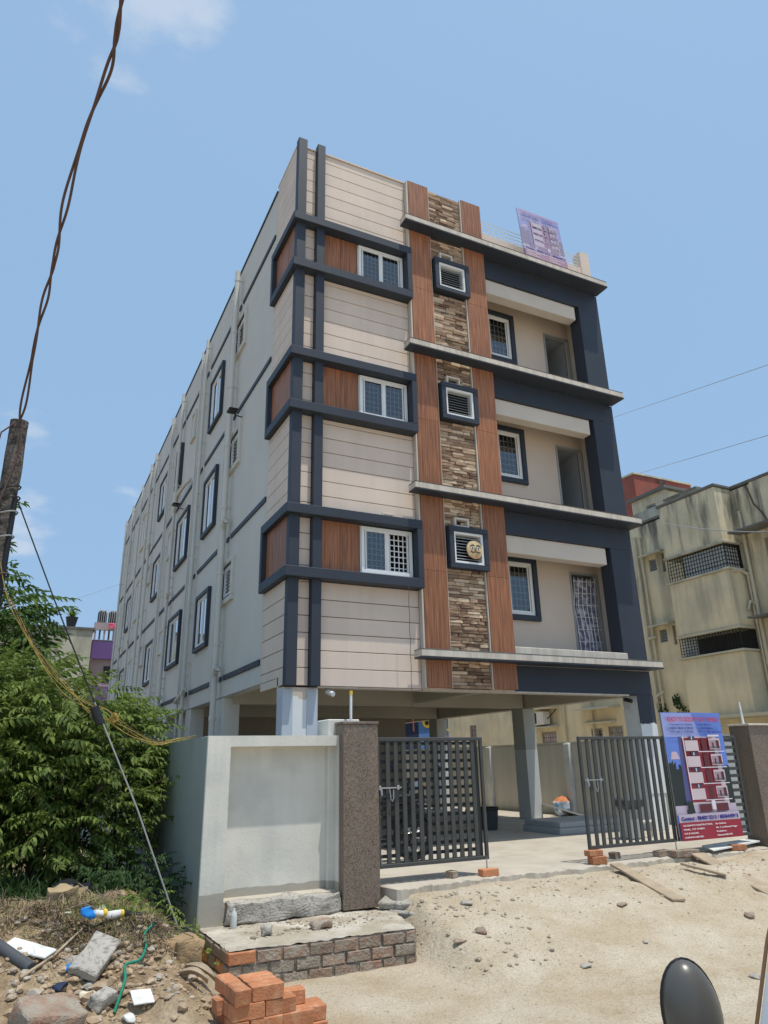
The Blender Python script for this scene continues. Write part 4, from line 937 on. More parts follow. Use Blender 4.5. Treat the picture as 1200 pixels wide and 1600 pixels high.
def motorbike(label, x, y, rz):
    t = thing('motorcycle', label, 'motorcycle', (0, 0, 0), 'motorcycles parked behind the left gate', local=True)
    for wx in (-.62, .62):
        q = MB(); prof = [(.24+.052*math.cos(a)+.0, .045*math.sin(a)) for a in np.linspace(0, 2*math.pi, 9)]; q.lathe(prof, (wx, 0, .30), 24, 'y'); w = part('wheel', q, m_black2, t, smooth=50)
        q = MB(); q.lathe([(.24, -.02), (.24, .02), (.225, .02), (.225, -.02), (.24, -.02)], (wx, 0, .30), 24, 'y'); q.lathe([(.04, -.05), (.04, .05)], (wx, 0, .30), 10, 'y')
        for k in range(6): a = k*math.pi/3; q.tube([(wx, 0, .30), (wx+.23*math.cos(a), 0, .30+.23*math.sin(a))], .010, 5)
        part('rim', q, m_steel, w, smooth=40)
    q = MB(); v, f = chamfer(-.02, .38, -.13, .13, .72, .95, .09); q.add(v, f); part('fuel_tank', q, m_black, t, smooth=60)
    q = MB(); v, f = chamfer(-.62, .0, -.12, .12, .74, .84, .04); q.add([(a, b, c+.10*max(0, -a-.2)) for a, b, c in v], f); part('seat', q, m_black2, t, smooth=60)
    q = MB(); v, f = chamfer(-.12, .28, -.14, .14, .28, .62, .05); q.add(v, f); part('engine', q, m_steel, t)
    q = MB(); q.tube([(.42, 0, .90), (.1, 0, .66), (-.3, 0, .68), (-.75, 0, .80)], .03, 8); q.tube([(.40, 0, .86), (.28, 0, .35), (-.1, 0, .26), (-.62, 0, .30)], .025, 8); part('frame', q, m_black, t, smooth=50)
    q = MB()
    for s_ in (-.07, .07): q.tube([(.40, s_, .98), (.62, s_, .30)], .02, 8)
    part('fork', q, m_steel, t, smooth=50)
    q = MB(); q.tube([(.22, -.36, 1.02), (.36, -.22, 1.04), (.40, 0, 1.0), (.36, .22, 1.04), (.22, .36, 1.02)], .014, 8); part('handlebar', q, m_black, t, smooth=50)
    for s_ in (-1, 1):
        q = MB(); q.tube([(.30, s_*.28, 1.04), (.32, s_*.33, 1.2)], .006, 5); q.lathe([(0, -.02), (.05, -.01), (.06, .01), (0, .012)], (.32, s_*.36, 1.22), 12, 'x'); part('mirror', q, m_black, t, smooth=50)
    q = MB(); q.lathe([(0, -.08), (.08, -.05), (.09, .03), (0, .04)], (.50, 0, .93), 14, 'x'); part('headlight', q, m_steel, t, smooth=50)
    for wx in (-.62, .62):
        q = MB(); q.tube([(wx+.34*math.cos(a), 0, .30+.34*math.sin(a)) for a in np.linspace(.4, 2.6, 9)], .05, 6); part('mudguard', q, m_black, t, smooth=50)
    q = MB(); q.tube([(.2, -.12, .35), (-.1, -.16, .24), (-.75, -.18, .34)], [.02, .03, .045], 8); part('exhaust', q, m_steel, t, smooth=50)
    q = MB(); q.tube([(-.1, .1, .28), (-.15, .28, .0)], .01, 6); part('side_stand', q, m_steel, t)
    t.location = (x, y, -.05); t.rotation_euler = (R(-4), 0, rz); return t
motorbike('black motorcycle nearest the left granite pillar, behind the gate slats', 1.05, -.7, R(160))
motorbike('black motorcycle further right behind the gate slats, facing the street', 2.35, .5, R(-115))
for x, y, h, rz, lb in ((2.0, -1.25, .95, .3, 'dark sheeted goods leaning upright behind the left gate, by the first motorcycle'),):
    q = MB(); v, f = chamfer(-.22, .22, -.12, .12, 0, h, .06); q.add(v, f); solo('covered_goods', roughen(q, .04, 4, 3), m_drum, lb, 'covered goods', loc=(x+1.2, y+3.2, -.05), rot=(0, 0, rz), smooth=60)

# ------------------------------------------------------------------ the yellow neighbour on the right
Y = thing('apartment_building', 'old yellow apartment block with black water stains and barred balconies', 'apartment building', (20, 10, -.6))
MX = 17.6; YL = LF(MX)
ysm = [(8.44, 8.80, 8.0, 8.47), (8.44, 8.80, 5.26, 5.74), (8.02, 8.16, 7.85, 8.6), (8.02, 8.16, 5.1, 5.8)]
ybig = [(2.7, 3.85, 6.95, 7.95), (2.7, 3.85, 4.1, 5.2), (15.35, 16.35, 1.5, 2.36), (12.45, 13.1, 1.5, 2.36), (11.3, 12.1, 1.5, 2.4), (21.7, 22.3, 2.0, 2.95), (11.5, 12.3, 4.2, 5.2)]
q = MB(YL); wallh(q, 4.0, 24.5, -.6, 9.92, 0, -.25, ysm+[b for b in ybig if b[0] > 4]); part('side_wall', q, m_yellow, Y)
q = MB(YL); wallh(q, -4., 4.0, 2.35, 9.98, 0, -.25, [b for b in ybig if b[0] < 4]+[]); part('side_wall', q, m_yellow, Y)
q = MB(); q.box(17.86, 28, -4, 24.5, -.6, 9.9); part('inner_walls', q, m_yellow2, Y)
q = MB(); q.box(17.56, 17.95, -4, 24.5, 9.985, 10.09, .02); q.box(16.72, 17.55, 4.70, 7.3, 9.985, 10.09, .02); part('coping', q, m_ycoping, Y)
for z0, z1 in ((8.05, 9.98), (5.20, 7.05), (2.45, 4.38)):
    q = MB(); q.box(16.77, 17.599, 4.75, 7.23, z0, z1, .015); part('balcony_parapet', q, m_yellow, Y)
    q = MB(); q.box(16.70, 17.598, 4.68, 7.30, z1+.001 if z1 < 9 else z0-.08, z1+.07 if z1 < 9 else z0-.001, .01); part('ledge', q, m_leftb, Y)
q = MB(); q.box(16.72, 17.598, 4.7, 7.28, 5.11, 5.199, .01); part('ledge', q, m_leftb, Y)
for k, (z0, z1) in enumerate(((7.12, 7.97), (4.45, 5.11))):
    g_ = MB()
    for i in range(22): y = 4.80+i*.115; g_.box(16.80, 16.82, y, y+.016, z0, z1)
    for i in range(7): x = 16.82+i*.12; g_.box(x, x+.016, 4.77, 4.79, z0, z1)
    for j in range(7): z = z0+.02+(z1-z0-.06)*j/6; g_.box(16.82, 16.84, 4.79, 7.22, z, z+.018); g_.box(16.83, 17.58, 4.79, 4.81, z, z+.018)
    part('window_grille', g_, m_grill, Y)
    q = MB(); q.box(17.55, 17.597, 4.8, 7.2, z0, z1); part('interior', q, m_dark, Y)
    q = MB()
    if k == 0: q.quad((16.86, 4.83, z0), (16.86, 6.55, z0), (16.86, 6.55, z1-.06), (16.86, 4.83, z1-.06)); q.quad((16.86, 4.83, z0), (17.5, 4.83, z0), (17.5, 4.83, z1-.1), (16.86, 4.83, z1-.1))
    else: q.quad((16.95, 6.6, z0), (16.95, 7.2, z0), (16.95, 7.2, z1), (16.95, 6.6, z1))
    part('plastic_sheet', q, m_sheet, Y)
for a in ysm[:2]:
    q = MB(YL); q.box(a[0]-.02, a[1]+.02, -.24, -.2, a[2], a[3]); w = part('window', q, m_dark, Y)
    for i in range(6): g_ = MB(YL); louver(g_, a[0], a[1], a[2]+(a[3]-a[2])*i/6, a[2]+(a[3]-a[2])*(i+1)/6, 1, -.05, .05); part('louvre', g_, m_room, w)
for a in ysm[2:]:
    q = MB(YL); q.box(a[0]-.02, a[1]+.02, -.24, -.2, a[2], a[3]); part('recess', q, m_brownwall, Y)
for a in ybig: window(Y, YL, *a, None, din=.05, sash=2, gn=(5, 3), fw=.05, frame_mat=m_brownwall, grille_mat=m_grill, gd=-.06, room=.2)
def chajja(y0, y1, z, dep, m=m_leftb):
    q = MB(); q.add([(MX-.001, y0, z), (MX-dep, y0, z-.04), (MX-dep, y1, z-.04), (MX-.001, y1, z), (MX-.001, y0, z+.10), (MX-dep, y0, z+.02), (MX-dep, y1, z+.02), (MX-.001, y1, z+.10)], [(0, 1, 2, 3), (4, 7, 6, 5), (0, 4, 5, 1), (3, 2, 6, 7), (1, 5, 6, 2)])
    part('sunshade', q, m, Y)
chajja(8.0, 9.0, 8.62, .35); chajja(8.0, 9.0, 5.88, .35); chajja(2.3, 4.6, 8.26, .75, m_ycoping); chajja(2.3, 4.5, 5.4, .7, m_ycoping); chajja(11.3, 13.5, 3.12, .6); chajja(11.6, 13.3, 2.58, .3); chajja(15.1, 16.9, 2.56, .5)
q = MB(); q.box(17.0, 17.599, 15.0, 16.9, 3.32, 3.95, .01); part('balcony_parapet', q, m_yellow2, Y)
q = MB(); q.box(16.5, 17.8, -4, 6.3, 2.36, 2.46, .01); part('ground_floor_slab', q, m_leftb, Y)
q = MB(); q.box(18.2, 18.3, -4, 6, -.6, 2.35); part('interior', q, m_dark, Y)
for y, r, z0, z1, m_ in ((9.28, .06, -.5, 9.5, m_ypipe), (9.02, .05, -.5, 9.4, m_ypipe), (4.50, .055, 1.0, 9.05, m_ypipe), (4.62, .04, 2.6, 6.95, m_ypipe), (14.6, .05, -.5, 9.7, m_ypipe), (12.85, .04, 2.0, 9.5, m_ypipe)):
    q = MB(); q.tube([(MX-.10, y, z0), (MX-.10, y, z1)], r, 8)
    for z in np.arange(z0+1, z1, 2.): q.lathe([(r, -.05), (r*1.25, -.05), (r*1.25, .05), (r, .05)], (MX-.1, y, z), 8)
    q.tube([(MX-.1, y, z1), (MX-.1, y, z1+.02)], r*1.4, 8); part('downpipe', q, m_, Y, smooth=50)
for p_ in ([(MX-.1, 4.6, 6.9), (MX-.3, 4.72, 7.05), (16.9, 4.72, 7.0)], [(MX-.1, 4.55, 5.9), (MX-.25, 4.6, 6.0), (MX-.3, 4.7, 5.7)], [(MX-.1, 9.2, 5.5), (MX-.25, 9.1, 5.45), (MX-.1, 8.9, 5.5)], [(MX-.1, 9.2, 3.4), (MX-.25, 9.1, 3.35), (MX-.1, 8.9, 3.5)]):
    q = MB(); q.tube(p_, .05, 8); part('pipe_joint', q, m_ypipe, Y, smooth=50)
# stair head room and tank room on its roof
q = MB(LF(19.8)); wallh(q, 9.4, 11.3, 9.9, 12.0, 0, -.2, [(9.98, 10.5, 11.15, 11.6)]); q.M = None; q.box(20.01, 24, 9.4, 11.3, 9.9, 11.98); part('stair_head_room', q, m_yellow2, Y)
q = MB(); q.box(19.95, 20.0, 9.98, 10.5, 11.15, 11.6); w = part('window', q, m_dark, Y)
for i in range(5): g_ = MB(LF(19.8)); louver(g_, 9.98, 10.5, 11.15+i*.09, 11.24+i*.09, 1, -.03, .05); part('louvre', g_, m_room, w)
q = MB(); q.add([(19.6, 9.2, 12.0), (19.6, 11.4, 12.0), (24, 11.4, 12.0), (24, 9.2, 12.0), (19.6, 9.2, 12.12), (19.6, 11.4, 12.12), (24, 11.4, 12.12), (24, 9.2, 12.12)], [(0, 3, 2, 1), (4, 5, 6, 7), (0, 1, 5, 4), (1, 2, 6, 5), (2, 3, 7, 6), (3, 0, 4, 7)]); q.box(19.5, 20.4, 7.6, 9.3, 11.35, 11.45); part('roof_slab', q, m_ycoping, Y)
q = MB(); q.box(20.1, 22, 7.7, 9.39, 9.9, 11.34); part('parapet_room', q, m_yellow2, Y)
q = MB(); q.box(17.9, 18.1, 7.8, 12, 9.91, 10.6); part('parapet', q, m_leftb, Y)
q = MB(); q.box(20.3, 24.0, 11.42, 14.4, 9.9, 13.55); q.cur = 0; part('tank_room', q, m_red, Y)
q = MB(); q.box(20.24, 24.06, 11.36, 14.46, 13.551, 13.63); part('tank_coping', q, m_yellow2, Y)
q = MB()
for k in (0, .35): q.tube([(22.2+k, 11.36, 12.0), (21.75+k, 11.3, 13.5)], .03, 6)
for j in range(5): q.tube([(22.12-j*.09, 11.35, 12.25+j*.28), (22.47-j*.09, 11.35, 12.25+j*.28)], .022, 5)
part('ladder', q, m_ycoping, Y)
q = MB(); q.tube([(MX-.04, 4.1, 9.9), (MX-.04, 3.95, 9.2), (MX-.05, 3.7, 8.8), (MX-.05, 3.55, 8.4), (MX-.3, 3.2, 8.38)], .025, 6); part('hanging_cable', q, m_cable, Y)
t = thing('air_conditioner', 'small white outdoor air conditioner on a shelf of the yellow block', 'air conditioner', (17.3, 15.9, 2.66))
q = MB(); q.box(17.05, 17.45, 15.5, 16.4, 2.665, 3.22, .02); part('casing', q, m_bwall, t)
q = MB(LF(17.05)); q.box(15.95, 16.35, .001, .01, 2.72, 3.17); part('fan_grille', q, m_black, t)
q = MB(); q.tube([(17.3, 15.5, 2.9), (17.35, 15.2, 3.1), (17.5, 15.1, 3.3)], .02, 6); part('hose', q, m_black, t)
for i, (z, y, r) in enumerate(((2.9, 9.1, .25), (2.65, 8.2, .3), (3.1, 8.35, .18))):
    q = MB()
    for k in range(60):
        a = random.uniform(0, 6.28); rr = r*random.random(); px, py, pz = MX-.05-random.random()*.1, y+rr*math.cos(a), z+rr*math.sin(a)*1.3; s_ = .05
        q.quad((px, py-s_, pz), (px-.04, py, pz-s_), (px, py+s_, pz), (px-.02, py, pz+s_))
    solo('wall_weed', q, m_leafdk, ('dark weed sprouting beside the downpipes of the yellow block', 'dark weed rooted low on the stained yellow wall', 'small weed high on the crack of the yellow wall')[i], 'weed', 'weeds on the yellow block')
# blue house far behind
t = thing('blue_house', 'blue painted house glimpsed far back through the stilt floor', 'house', (18, 31, -.6))
def wedge(x0, x1, y0, y1, z0, za, zb):
    return [(x0, y0, z0), (x1, y0, z0), (x1, y1, z0), (x0, y1, z0), (x0, y0, za), (x1, y0, zb), (x1, y1, zb), (x0, y1, za)]
BF = [(0, 3, 2, 1), (4, 5, 6, 7), (0, 1, 5, 4), (1, 2, 6, 5), (2, 3, 7, 6), (3, 0, 4, 7)]
q = MB(); q.add(wedge(18.2, 20.6, 29, 34, -.6, 4.05, 4.30), BF); part('wall', q, m_blue, t)
q = MB(); q.add(wedge(16.0, 18.199, 29, 34, -.6, 3.75, 4.05), BF); part('wall', q, m_bluedk, t)
q = MB(); q.add([(p[0], p[1], p[2]) for p in [(15.8, 28.7, 3.75), (20.7, 28.7, 4.32), (20.7, 34, 4.32), (15.8, 34, 3.75), (15.8, 28.7, 3.85), (20.7, 28.7, 4.42), (20.7, 34, 4.42), (15.8, 34, 3.85)]], BF); part('roof_edge', q, m_ledge, t)
q = MB(); q.box(19.05, 20.3, 28.6, 28.999, 2.95, 3.08); part('sunshade', q, m_yel, t)
q = MB(); q.lathe([(.16, -.03), (.30, -.03), (.30, .04), (.16, .04), (.16, -.03)], (18.75, 28.95, 3.45), 20, 'y'); part('round_vent', q, m_yel, t, smooth=40)
q = MB(); q.lathe([(0, 0), (.13, 0)], (18.75, 28.98, 3.45), 16, 'y'); part('interior', q, m_dark, t)
# ------------------------------------------------------------------ buildings far on the left
t = thing('old_house', 'old lime washed building with black drip stains behind the bush', 'house', (-6, 38, -.6))
q = MB(); q.box(-16, -.55, 34, 44, -.6, 8.85); part('wall', q, m_leftb, t)
q = MB(); q.box(-16.1, -.45, 33.9, 44.1, 8.851, 8.98); part('coping', q, m_ycoping, t)
q = MB(FR(34)); q.box(-6.2, -5.2, .0, .04, 5.2, 6.4); part('window', q, m_dark, t)
t = thing('purple_house', 'purple and pink apartment house with striped railing far behind', 'apartment building', (3, 40, -.6))
for z0, z1, m_ in ((-.6, 4.9, m_pinkw), (4.9, 5.75, m_mauve), (5.75, 7.35, m_pinkw), (7.35, 8.35, m_mauve), (8.35, 8.50, m_pinkw)):
    q = MB(); q.box(-.44, 8, 35.2-(.25 if m_ is m_mauve else 0), 44, z0, z1); part('wall', q, m_, t)
q = MB(FR(35.2)); q.box(.35, .85, .0, .03, 6.0, 6.95); w = part('window', q, m_dark, t)
for i in range(16):
    q = MB(); q.box(-.4+i*.26, -.3+i*.26, 35.0, 35.1, 8.5, 9.05); part('railing_post', q, m_cable if i % 2 else m_pinkw, t)
q = MB(); q.box(-.44, 4, 34.95, 35.15, 9.051, 9.5); part('parapet', q, m_pinkw, t)
for i, x in enumerate((.0, .62)):
    q = MB(); q.lathe([(0, 0), (.26, 0), (.27, .05), (.27, .75), (.2, .86), (.08, .88), (0, .88)], (x, 35.6, 9.45), 16)
    solo('water_tank', q, m_black, ('black roof water tank on the left of the purple house', 'black roof water tank beside our block, right of its twin')[i], 'water tank', 'water tanks on the purple house', smooth=50)
q = MB()
for i in range(9): q.tube([(-.22+i*.12, 35.0, 9.4), (-.2+i*.12, 35.0, 10.35-.05*(i % 3))], .014, 5)
solo('starter_bars', q, m_ledge, 'row of thin upright bars in front of the roof tanks', 'bars', kind='stuff')
q = MB(); v, f = chamfer(.35, .85, 34.8, 34.9, 9.15, 9.45, .04); q.add(v, f); solo('washing', roughen(q, .05, 5, 2), m_pink, 'bright pink cloth hung on the purple house roof', 'cloth')
t = thing('potted_plant', 'spiky plant in dark pot on the old building parapet', 'potted plant', (-1.75, 34.3, 8.98))
q = MB(); q.lathe([(0, 0), (.22, 0), (.33, .55), (.36, .6), (.3, .6), (0, .55)], (-1.75, 34.3, 8.98), 14); part('pot', q, m_terracotta, t, smooth=40)
q = MB()
for i in range(60):
    a = random.uniform(0, 6.28); l = random.uniform(.5, .9); e = random.uniform(.5, 1.3); dx, dy = math.cos(a), math.sin(a)
    b0 = Vector((-1.75, 34.3, 9.5)); m1 = b0+Vector((dx*l*.5*math.cos(e), dy*l*.5*math.cos(e), l*.6*math.sin(e))); e1 = b0+Vector((dx*l*math.cos(e)*1.1, dy*l*math.cos(e)*1.1, l*.75*math.sin(e))); s_ = Vector((-dy, dx, 0))*.03
    q.quad(b0-s_, b0+s_, m1+s_, m1-s_); q.quad(m1-s_, m1+s_, e1)
part('leaves', q, m_leafy, t, kind='stuff')
q = MB(); q.tube([(-2.95, 34.3, 8.9), (-2.95, 34.3, 9.7)], .03, 6); q.tube([(-3.4, 34.3, 9.7), (-2.3, 34.3, 9.72)], .03, 6); solo('antenna', q, m_black, 'dark T shaped antenna on the old building roof', 'antenna')

# ------------------------------------------------------------------ utility pole and cables
t = thing('utility_pole', 'weathered dark utility pole at the left picture edge wrapped in wires', 'utility pole', (-4.05, -1.6, -.4))
q = MB(); q.tube([(-4.05+.004*math.sin(z*3), -1.6, z) for z in np.linspace(-.4, 5.32, 20)], [.12-.006*z*.6 for z in np.linspace(-.4, 5.32, 20)], 14); part('pole', roughen(q, .012, 11, 1), m_pole, t, smooth=60)
q = MB(); q.tube([(-3.965, -1.66, z) for z in np.linspace(-.3, 4.3, 12)], .035, 8); part('cable_duct', q, m_black, t, smooth=50)
for z, r, m_ in ((4.42, .12, m_black), (4.1, .13, m_greycable), (3.8, .13, m_greycable), (3.35, .14, m_cable), (4.28, .13, m_black), (3.15, .14, m_black)):
    q = MB(); q.tube([(-4.05+r*math.cos(a)*1.05, -1.6+r*math.sin(a)*1.05, z+.05*math.cos(a)) for a in np.linspace(0, 2*math.pi, 15)], .010, 6); part('wire_loop', q, m_, t, smooth=60)
q = MB(); q.tube([(-4.10, -1.68, 5.25), (-4.22, -1.70, 5.1), (-4.25, -1.70, 4.8), (-4.33, -1.70, 4.5)], .010, 6); q.tube([(-4.02, -1.70, 5.3), (-4.0, -1.70, 4.9), (-4.06, -1.73, 4.5), (-4.14, -1.74, 4.1), (-4.13, -1.74, 3.6), (-4.1, -1.74, 3.2)], .012, 6); part('slack_wire', q, m_cable, t, smooth=60)
def bez(pts, n):
    pts = [Vector(p) for p in pts]; out = []
    for i in range(len(pts)-1):
        p0, p1, p2, p3 = pts[max(i-1, 0)], pts[i], pts[i+1], pts[min(i+2, len(pts)-1)]
        for k in range(n):
            s_ = k/n; out.append(.5*((2*p1)+(p2-p0)*s_+(2*p0-5*p1+4*p2-p3)*s_*s_+(3*p1-p0-3*p2+p3)*s_**3))
    return out+[pts[-1]]
cable = bez([(-3.4, -13, 7.6), (-3.5, -9, 7.1), (-3.555, -7.3, 6.72), (-3.58, -6.41, 6.60), (-3.60, -5.81, 6.68), (-3.72, -5.11, 6.66), (-3.81, -4.41, 6.47), (-3.87, -3.61, 6.21), (-3.95, -2.92, 5.91), (-4.0, -2.22, 5.62), (-4.05, -1.62, 5.28)], 14)
cable = bez([(-3.35, -13, 7.9), (-3.5, -9.2, 7.3), (-3.56, -7.4, 6.95), (-3.57, -6.41, 6.74), (-3.59, -5.81, 6.76), (-3.72, -5.11, 6.66), (-3.81, -4.41, 6.47), (-3.87, -3.61, 6.21), (-3.95, -2.92, 5.91), (-4.0, -2.22, 5.62), (-4.05, -1.62, 5.28)], 14)
cb = thing('overhead_cable', 'brown twisted twin cable running overhead to the utility pole', 'cable', (-3.6, -6, 6.7))
for ph in (0, math.pi):
    q = MB(); pp = []
    for i, p in enumerate(cable):
        s_ = i/len(cable); a = ph+i*.20+1.2*math.sin(i*.13); w = .010+.018*abs(math.sin(i*.13))*min(1, s_*1.6); pp.append(p+Vector((math.cos(a)*w, 0, math.sin(a)*w*.6)))
    q.tube(pp, .013, 7); part('strand', q, m_cable, cb, smooth=60)
gy = thing('guy_wire', 'straight grey stay wire slanting from the pole down to the wall corner', 'wire', (-2.9, -2, 1.9))
q = MB(); q.tube([(-3.98, -1.62, 4.39), (-3.4, -1.83, 3.1), (-2.86, -2.03, 1.95)], .008, 6); part('upper_wire', q, m_black, gy)
q = MB(); q.tube([(-2.86, -2.03, 1.95), (-2.35, -2.3, .86), (-1.83, -2.58, -.4)], .0085, 6); part('lower_wire', q, m_greycable, gy)
q = MB(); q.tube([(-2.86, -2.04, 1.90), (-2.78, -2.07, 1.72)], .05, 10); part('insulator', q, m_black, gy, smooth=40)
yw = [(-4.0, -1.7, 3.5), (-3.91, -1.66, 3.19), (-3.79, -1.68, 2.97), (-3.6, -1.7, 2.66), (-3.38, -1.72, 2.38), (-3.13, -1.75, 2.1), (-2.88, -1.78, 1.93), (-2.7, -1.8, 1.84), (-2.43, -1.78, 1.65), (-2.14, -1.75, 1.54), (-1.92, -1.7, 1.56), (-1.66, -1.66, 1.61)]
for k in range(7):
    pts = [(a+random.uniform(-1, 1)*.03*math.sin(math.pi*i/11), b+random.uniform(-1, 1)*.05, c+random.uniform(-1, 1)*.08*math.sin(math.pi*i/11+.1)) for i, (a, b, c) in enumerate(yw)]
    q = MB(); q.tube(bez(pts, 5), .0036, 5)
    solo('service_wire', q, m_ywire if k < 5 else m_cable, 'thin slack wire in the yellow bundle sagging over the bush to the side wall', 'wire', 'yellow service wires over the bush', smooth=60)
q = MB()
for k in range(16):
    a = random.random()*6.28; q.tube([(-2.62+.06*math.cos(a+j)*random.random(), -1.80+.05*math.sin(j), 1.80+.06*math.sin(a+j*1.7)) for j in range(6)], .0035, 4)
solo('wire_knot', q, m_ywire, 'tangled knot of yellow wires hanging over the bush', 'wire', kind=None)
for pts, lb in ((((33.4, 31.1, 26.5), (25.58, 16.82, 20.16), (17.74, 2.52, 13.78), (13.8, -4.6, 10.6)), 'thin overhead line, the higher of two crossing the sky at right'), (((35.4, 28.9, 21.7), (26.44, 15.88, 16.48), (17.5, 2.9, 11.25), (13, -3.6, 8.6)), 'thin overhead line, the lower of two crossing the sky at right'), (((14.6, 5.11, 8.46), (12, 1.5, 6.85), (9.72, -1.65, 5.58), (8, -4, 4.9)), 'thin line sagging in front of the yellow block'), (((-12, 48, 11.2), (-2.97, 49.39, 13.23), (2.21, 49.12, 15.3), (9, 48.5, 18.4)), 'faint distant line in the sky left of the new block')):
    q = MB(); q.tube(bez(pts, 10), .012, 5); solo('overhead_line', q, m_greycable, lb, 'wire', smooth=60)

# ------------------------------------------------------------------ vegetation
def frond_arrays(seed, L_=.42, n=6, ll=.105, lw=.042, droop=.5):
    """one pinnate leaf along +x: returns verts, quads (numpy)"""
    rr = random.Random(seed); v = []; f = []
    def pt(s_): return Vector((L_*s_*(1-.08*s_), 0, -droop*L_*s_*s_*.55+.05*s_*L_))
    for i in range(5):
        p = pt(i/4); v += [(p.x, -.003, p.z), (p.x, .003, p.z)]
    for i in range(4): f.append((2*i, 2*i+1, 2*i+3, 2*i+2))
    def leaflet(p, ang, dr, sc):
        d = Vector((math.cos(ang), math.sin(ang), -dr)).normalized(); side = Vector((-math.sin(ang), math.cos(ang), 0)); l = ll*sc; w = lw*sc*.5; k = len(v)
        mid = p+d*l*.5+Vector((0, 0, .004)); tip = p+d*l+Vector((0, 0, -.018)); up = Vector((0, 0, .010))
        v.extend([tuple(p), tuple(p+d*l*.3-side*w+up), tuple(p+d*l*.72-side*w*.85+up*.6), tuple(tip), tuple(p+d*l*.72+side*w*.85+up*.6), tuple(p+d*l*.3+side*w+up), tuple(mid)])
        f.extend([(k, k+1, k+2, k+6), (k+6, k+2, k+3, k+3), (k+6, k+3, k+4, k+4), (k, k+6, k+4, k+5)])
    for i in range(n):
        s_ = .16+.80*i/(n-1); p = pt(s_); sc = 1-.35*abs(s_-.5)
        for sg in (-1, 1): leaflet(p, sg*(1.15-.35*s_)+rr.uniform(-.15, .15), .6+rr.uniform(-.3, .45), sc*rr.uniform(.85, 1.1))
    leaflet(pt(1), rr.uniform(-.2, .2), .5, 1)
    return np.array(v), [tuple(dict.fromkeys(q)) for q in f]
FV = [frond_arrays(i) for i in range(6)]
def crown(blobs, nf, seed, scale=1., out=.75):
    """fronds spread through ellipsoid blobs (cx,cy,cz,rx,ry,rz); returns list of (matrix, variant)"""
    rr = np.random.default_rng(seed); res = []; vol = np.array([b[3]*b[4]+b[4]*b[5]+b[3]*b[5] for b in blobs]); vol = vol/vol.sum()
    for _ in range(nf):
        b = blobs[rr.choice(len(blobs), p=vol)]; d = rr.normal(size=3); d /= np.linalg.norm(d); rad = out+(1-out)*rr.random()**.6 if rr.random() < .8 else rr.uniform(.3, out)
        d0 = Vector(d); nz_ = mnoise.noise(d0*2.2+Vector((b[0], b[1], b[2])))*.46
        p = Vector((b[0]+d[0]*b[3]*(rad+nz_), b[1]+d[1]*b[4]*(rad+nz_), b[2]+d[2]*b[5]*(rad+nz_)))
        yaw = math.atan2(d[1], d[0])+rr.normal()*.7; pit = -.35*d[2]-.1+rr.normal()*.35; sc = scale*rr.uniform(.75, 1.25)
        M_ = Matrix.Translation(p) @ Matrix.Rotation(yaw, 4, 'Z') @ Matrix.Rotation(-pit if False else pit, 4, 'Y') @ Matrix.Rotation(rr.normal()*.35, 4, 'X') @ Matrix.Scale(sc, 4)
        res.append((M_, int(rr.integers(6)), p))
    return res
def fronds_mb(lst):
    q = MB(); V = []; n = 0
    for M_, k, _ in lst:
        v, f = FV[k]; A = np.array(M_); vv = v@A[:3, :3].T+A[:3, 3]; V.append(vv); q.f.extend([tuple(i+n for i in t_) for t_ in f]); n += len(v)
    q.v = np.concatenate(V).tolist(); q.mi = [0]*len(q.f); return q
def plant(name, label, cat, loc, blobs, nf, seed, trunks, lm, scale=1., nind=0, group=None, near=None):
    t = thing(name, label, cat, loc, group); lst = crown(blobs, nf, seed, scale)
    lst = [l for l in lst if not (l[2].x > -1.78 and l[2].z < 1.75 and l[2].y > -2.6)]
    ind = []
    if nind:
        lst.sort(key=lambda l: (l[2]-Vector((-3.5, -10.6, 1.3))).length); ind = lst[:nind]; lst = lst[nind:]
    part('crown', fronds_mb(lst), lm, t, kind='stuff')
    if ind:
        ms = [mesh('leaf', (lambda qq: qq)(fronds_mb([(Matrix.Identity(4), k, None)])), lm) for k in range(6)]
        for M_, k, p in ind:
            o = bpy.data.objects.new('leaf', ms[k]); COL.objects.link(o); o.parent = t; org = ORG[t.name]
            o.matrix_local = Matrix.Translation(-Vector(org)) @ M_
    for tr_ in trunks:
        q = MB(); pts = bez([p for p, r in tr_], 4); rs = np.interp(np.linspace(0, len(tr_)-1, len(pts)), range(len(tr_)), [r for p, r in tr_]).tolist(); q.tube(pts, rs, 8)
        part('trunk' if tr_ is trunks[0] else 'branch', q, m_bark, t, smooth=60)
    return t
blobs = [(-3.7, .3, 1.72, .95, 1.3, 1.05), (-3.2, .5, 1.5, .9, 1.2, 1.2), (-2.75, .4, 1.2, .85, 1.1, 1.05), (-2.5, 1.0, 1.6, .8, 1.3, .75), (-3.9, -.2, .9, .9, .9, .95), (-3.1, -.4, .75, .8, .7, .75), (-4.6, .3, 1.5, 1., 1.5, 1.3), (-2.55, -.2, .9, .55, .7, .7), (-2.25, .6, 1.55, .55, .9, .5), (-4.1, .9, 2.05, .7, 1, .8)]
bt = [[((-3.3, .2, -.3), .05), ((-3.2, .1, .5), .04), ((-3.4, .3, 1.6), .02)]]+[[((-3.3+dx*.15, .2, -.3), .03), ((-3.3+dx*.5, .0+dy, .6), .022), ((-3.3+dx, dy*.6, 1.5+.3*dx), .010)] for dx, dy in ((-.9, -.3), (-.5, .4), (.4, -.5), (.9, .2), (.2, .7), (1.1, -.3))]
plant('bush', 'large dense green bush with drooping compound leaves beside the side wall', 'bush', (-3.3, .2, -.3), blobs, 2600, 1, bt, m_leaf, 1.0, 200)
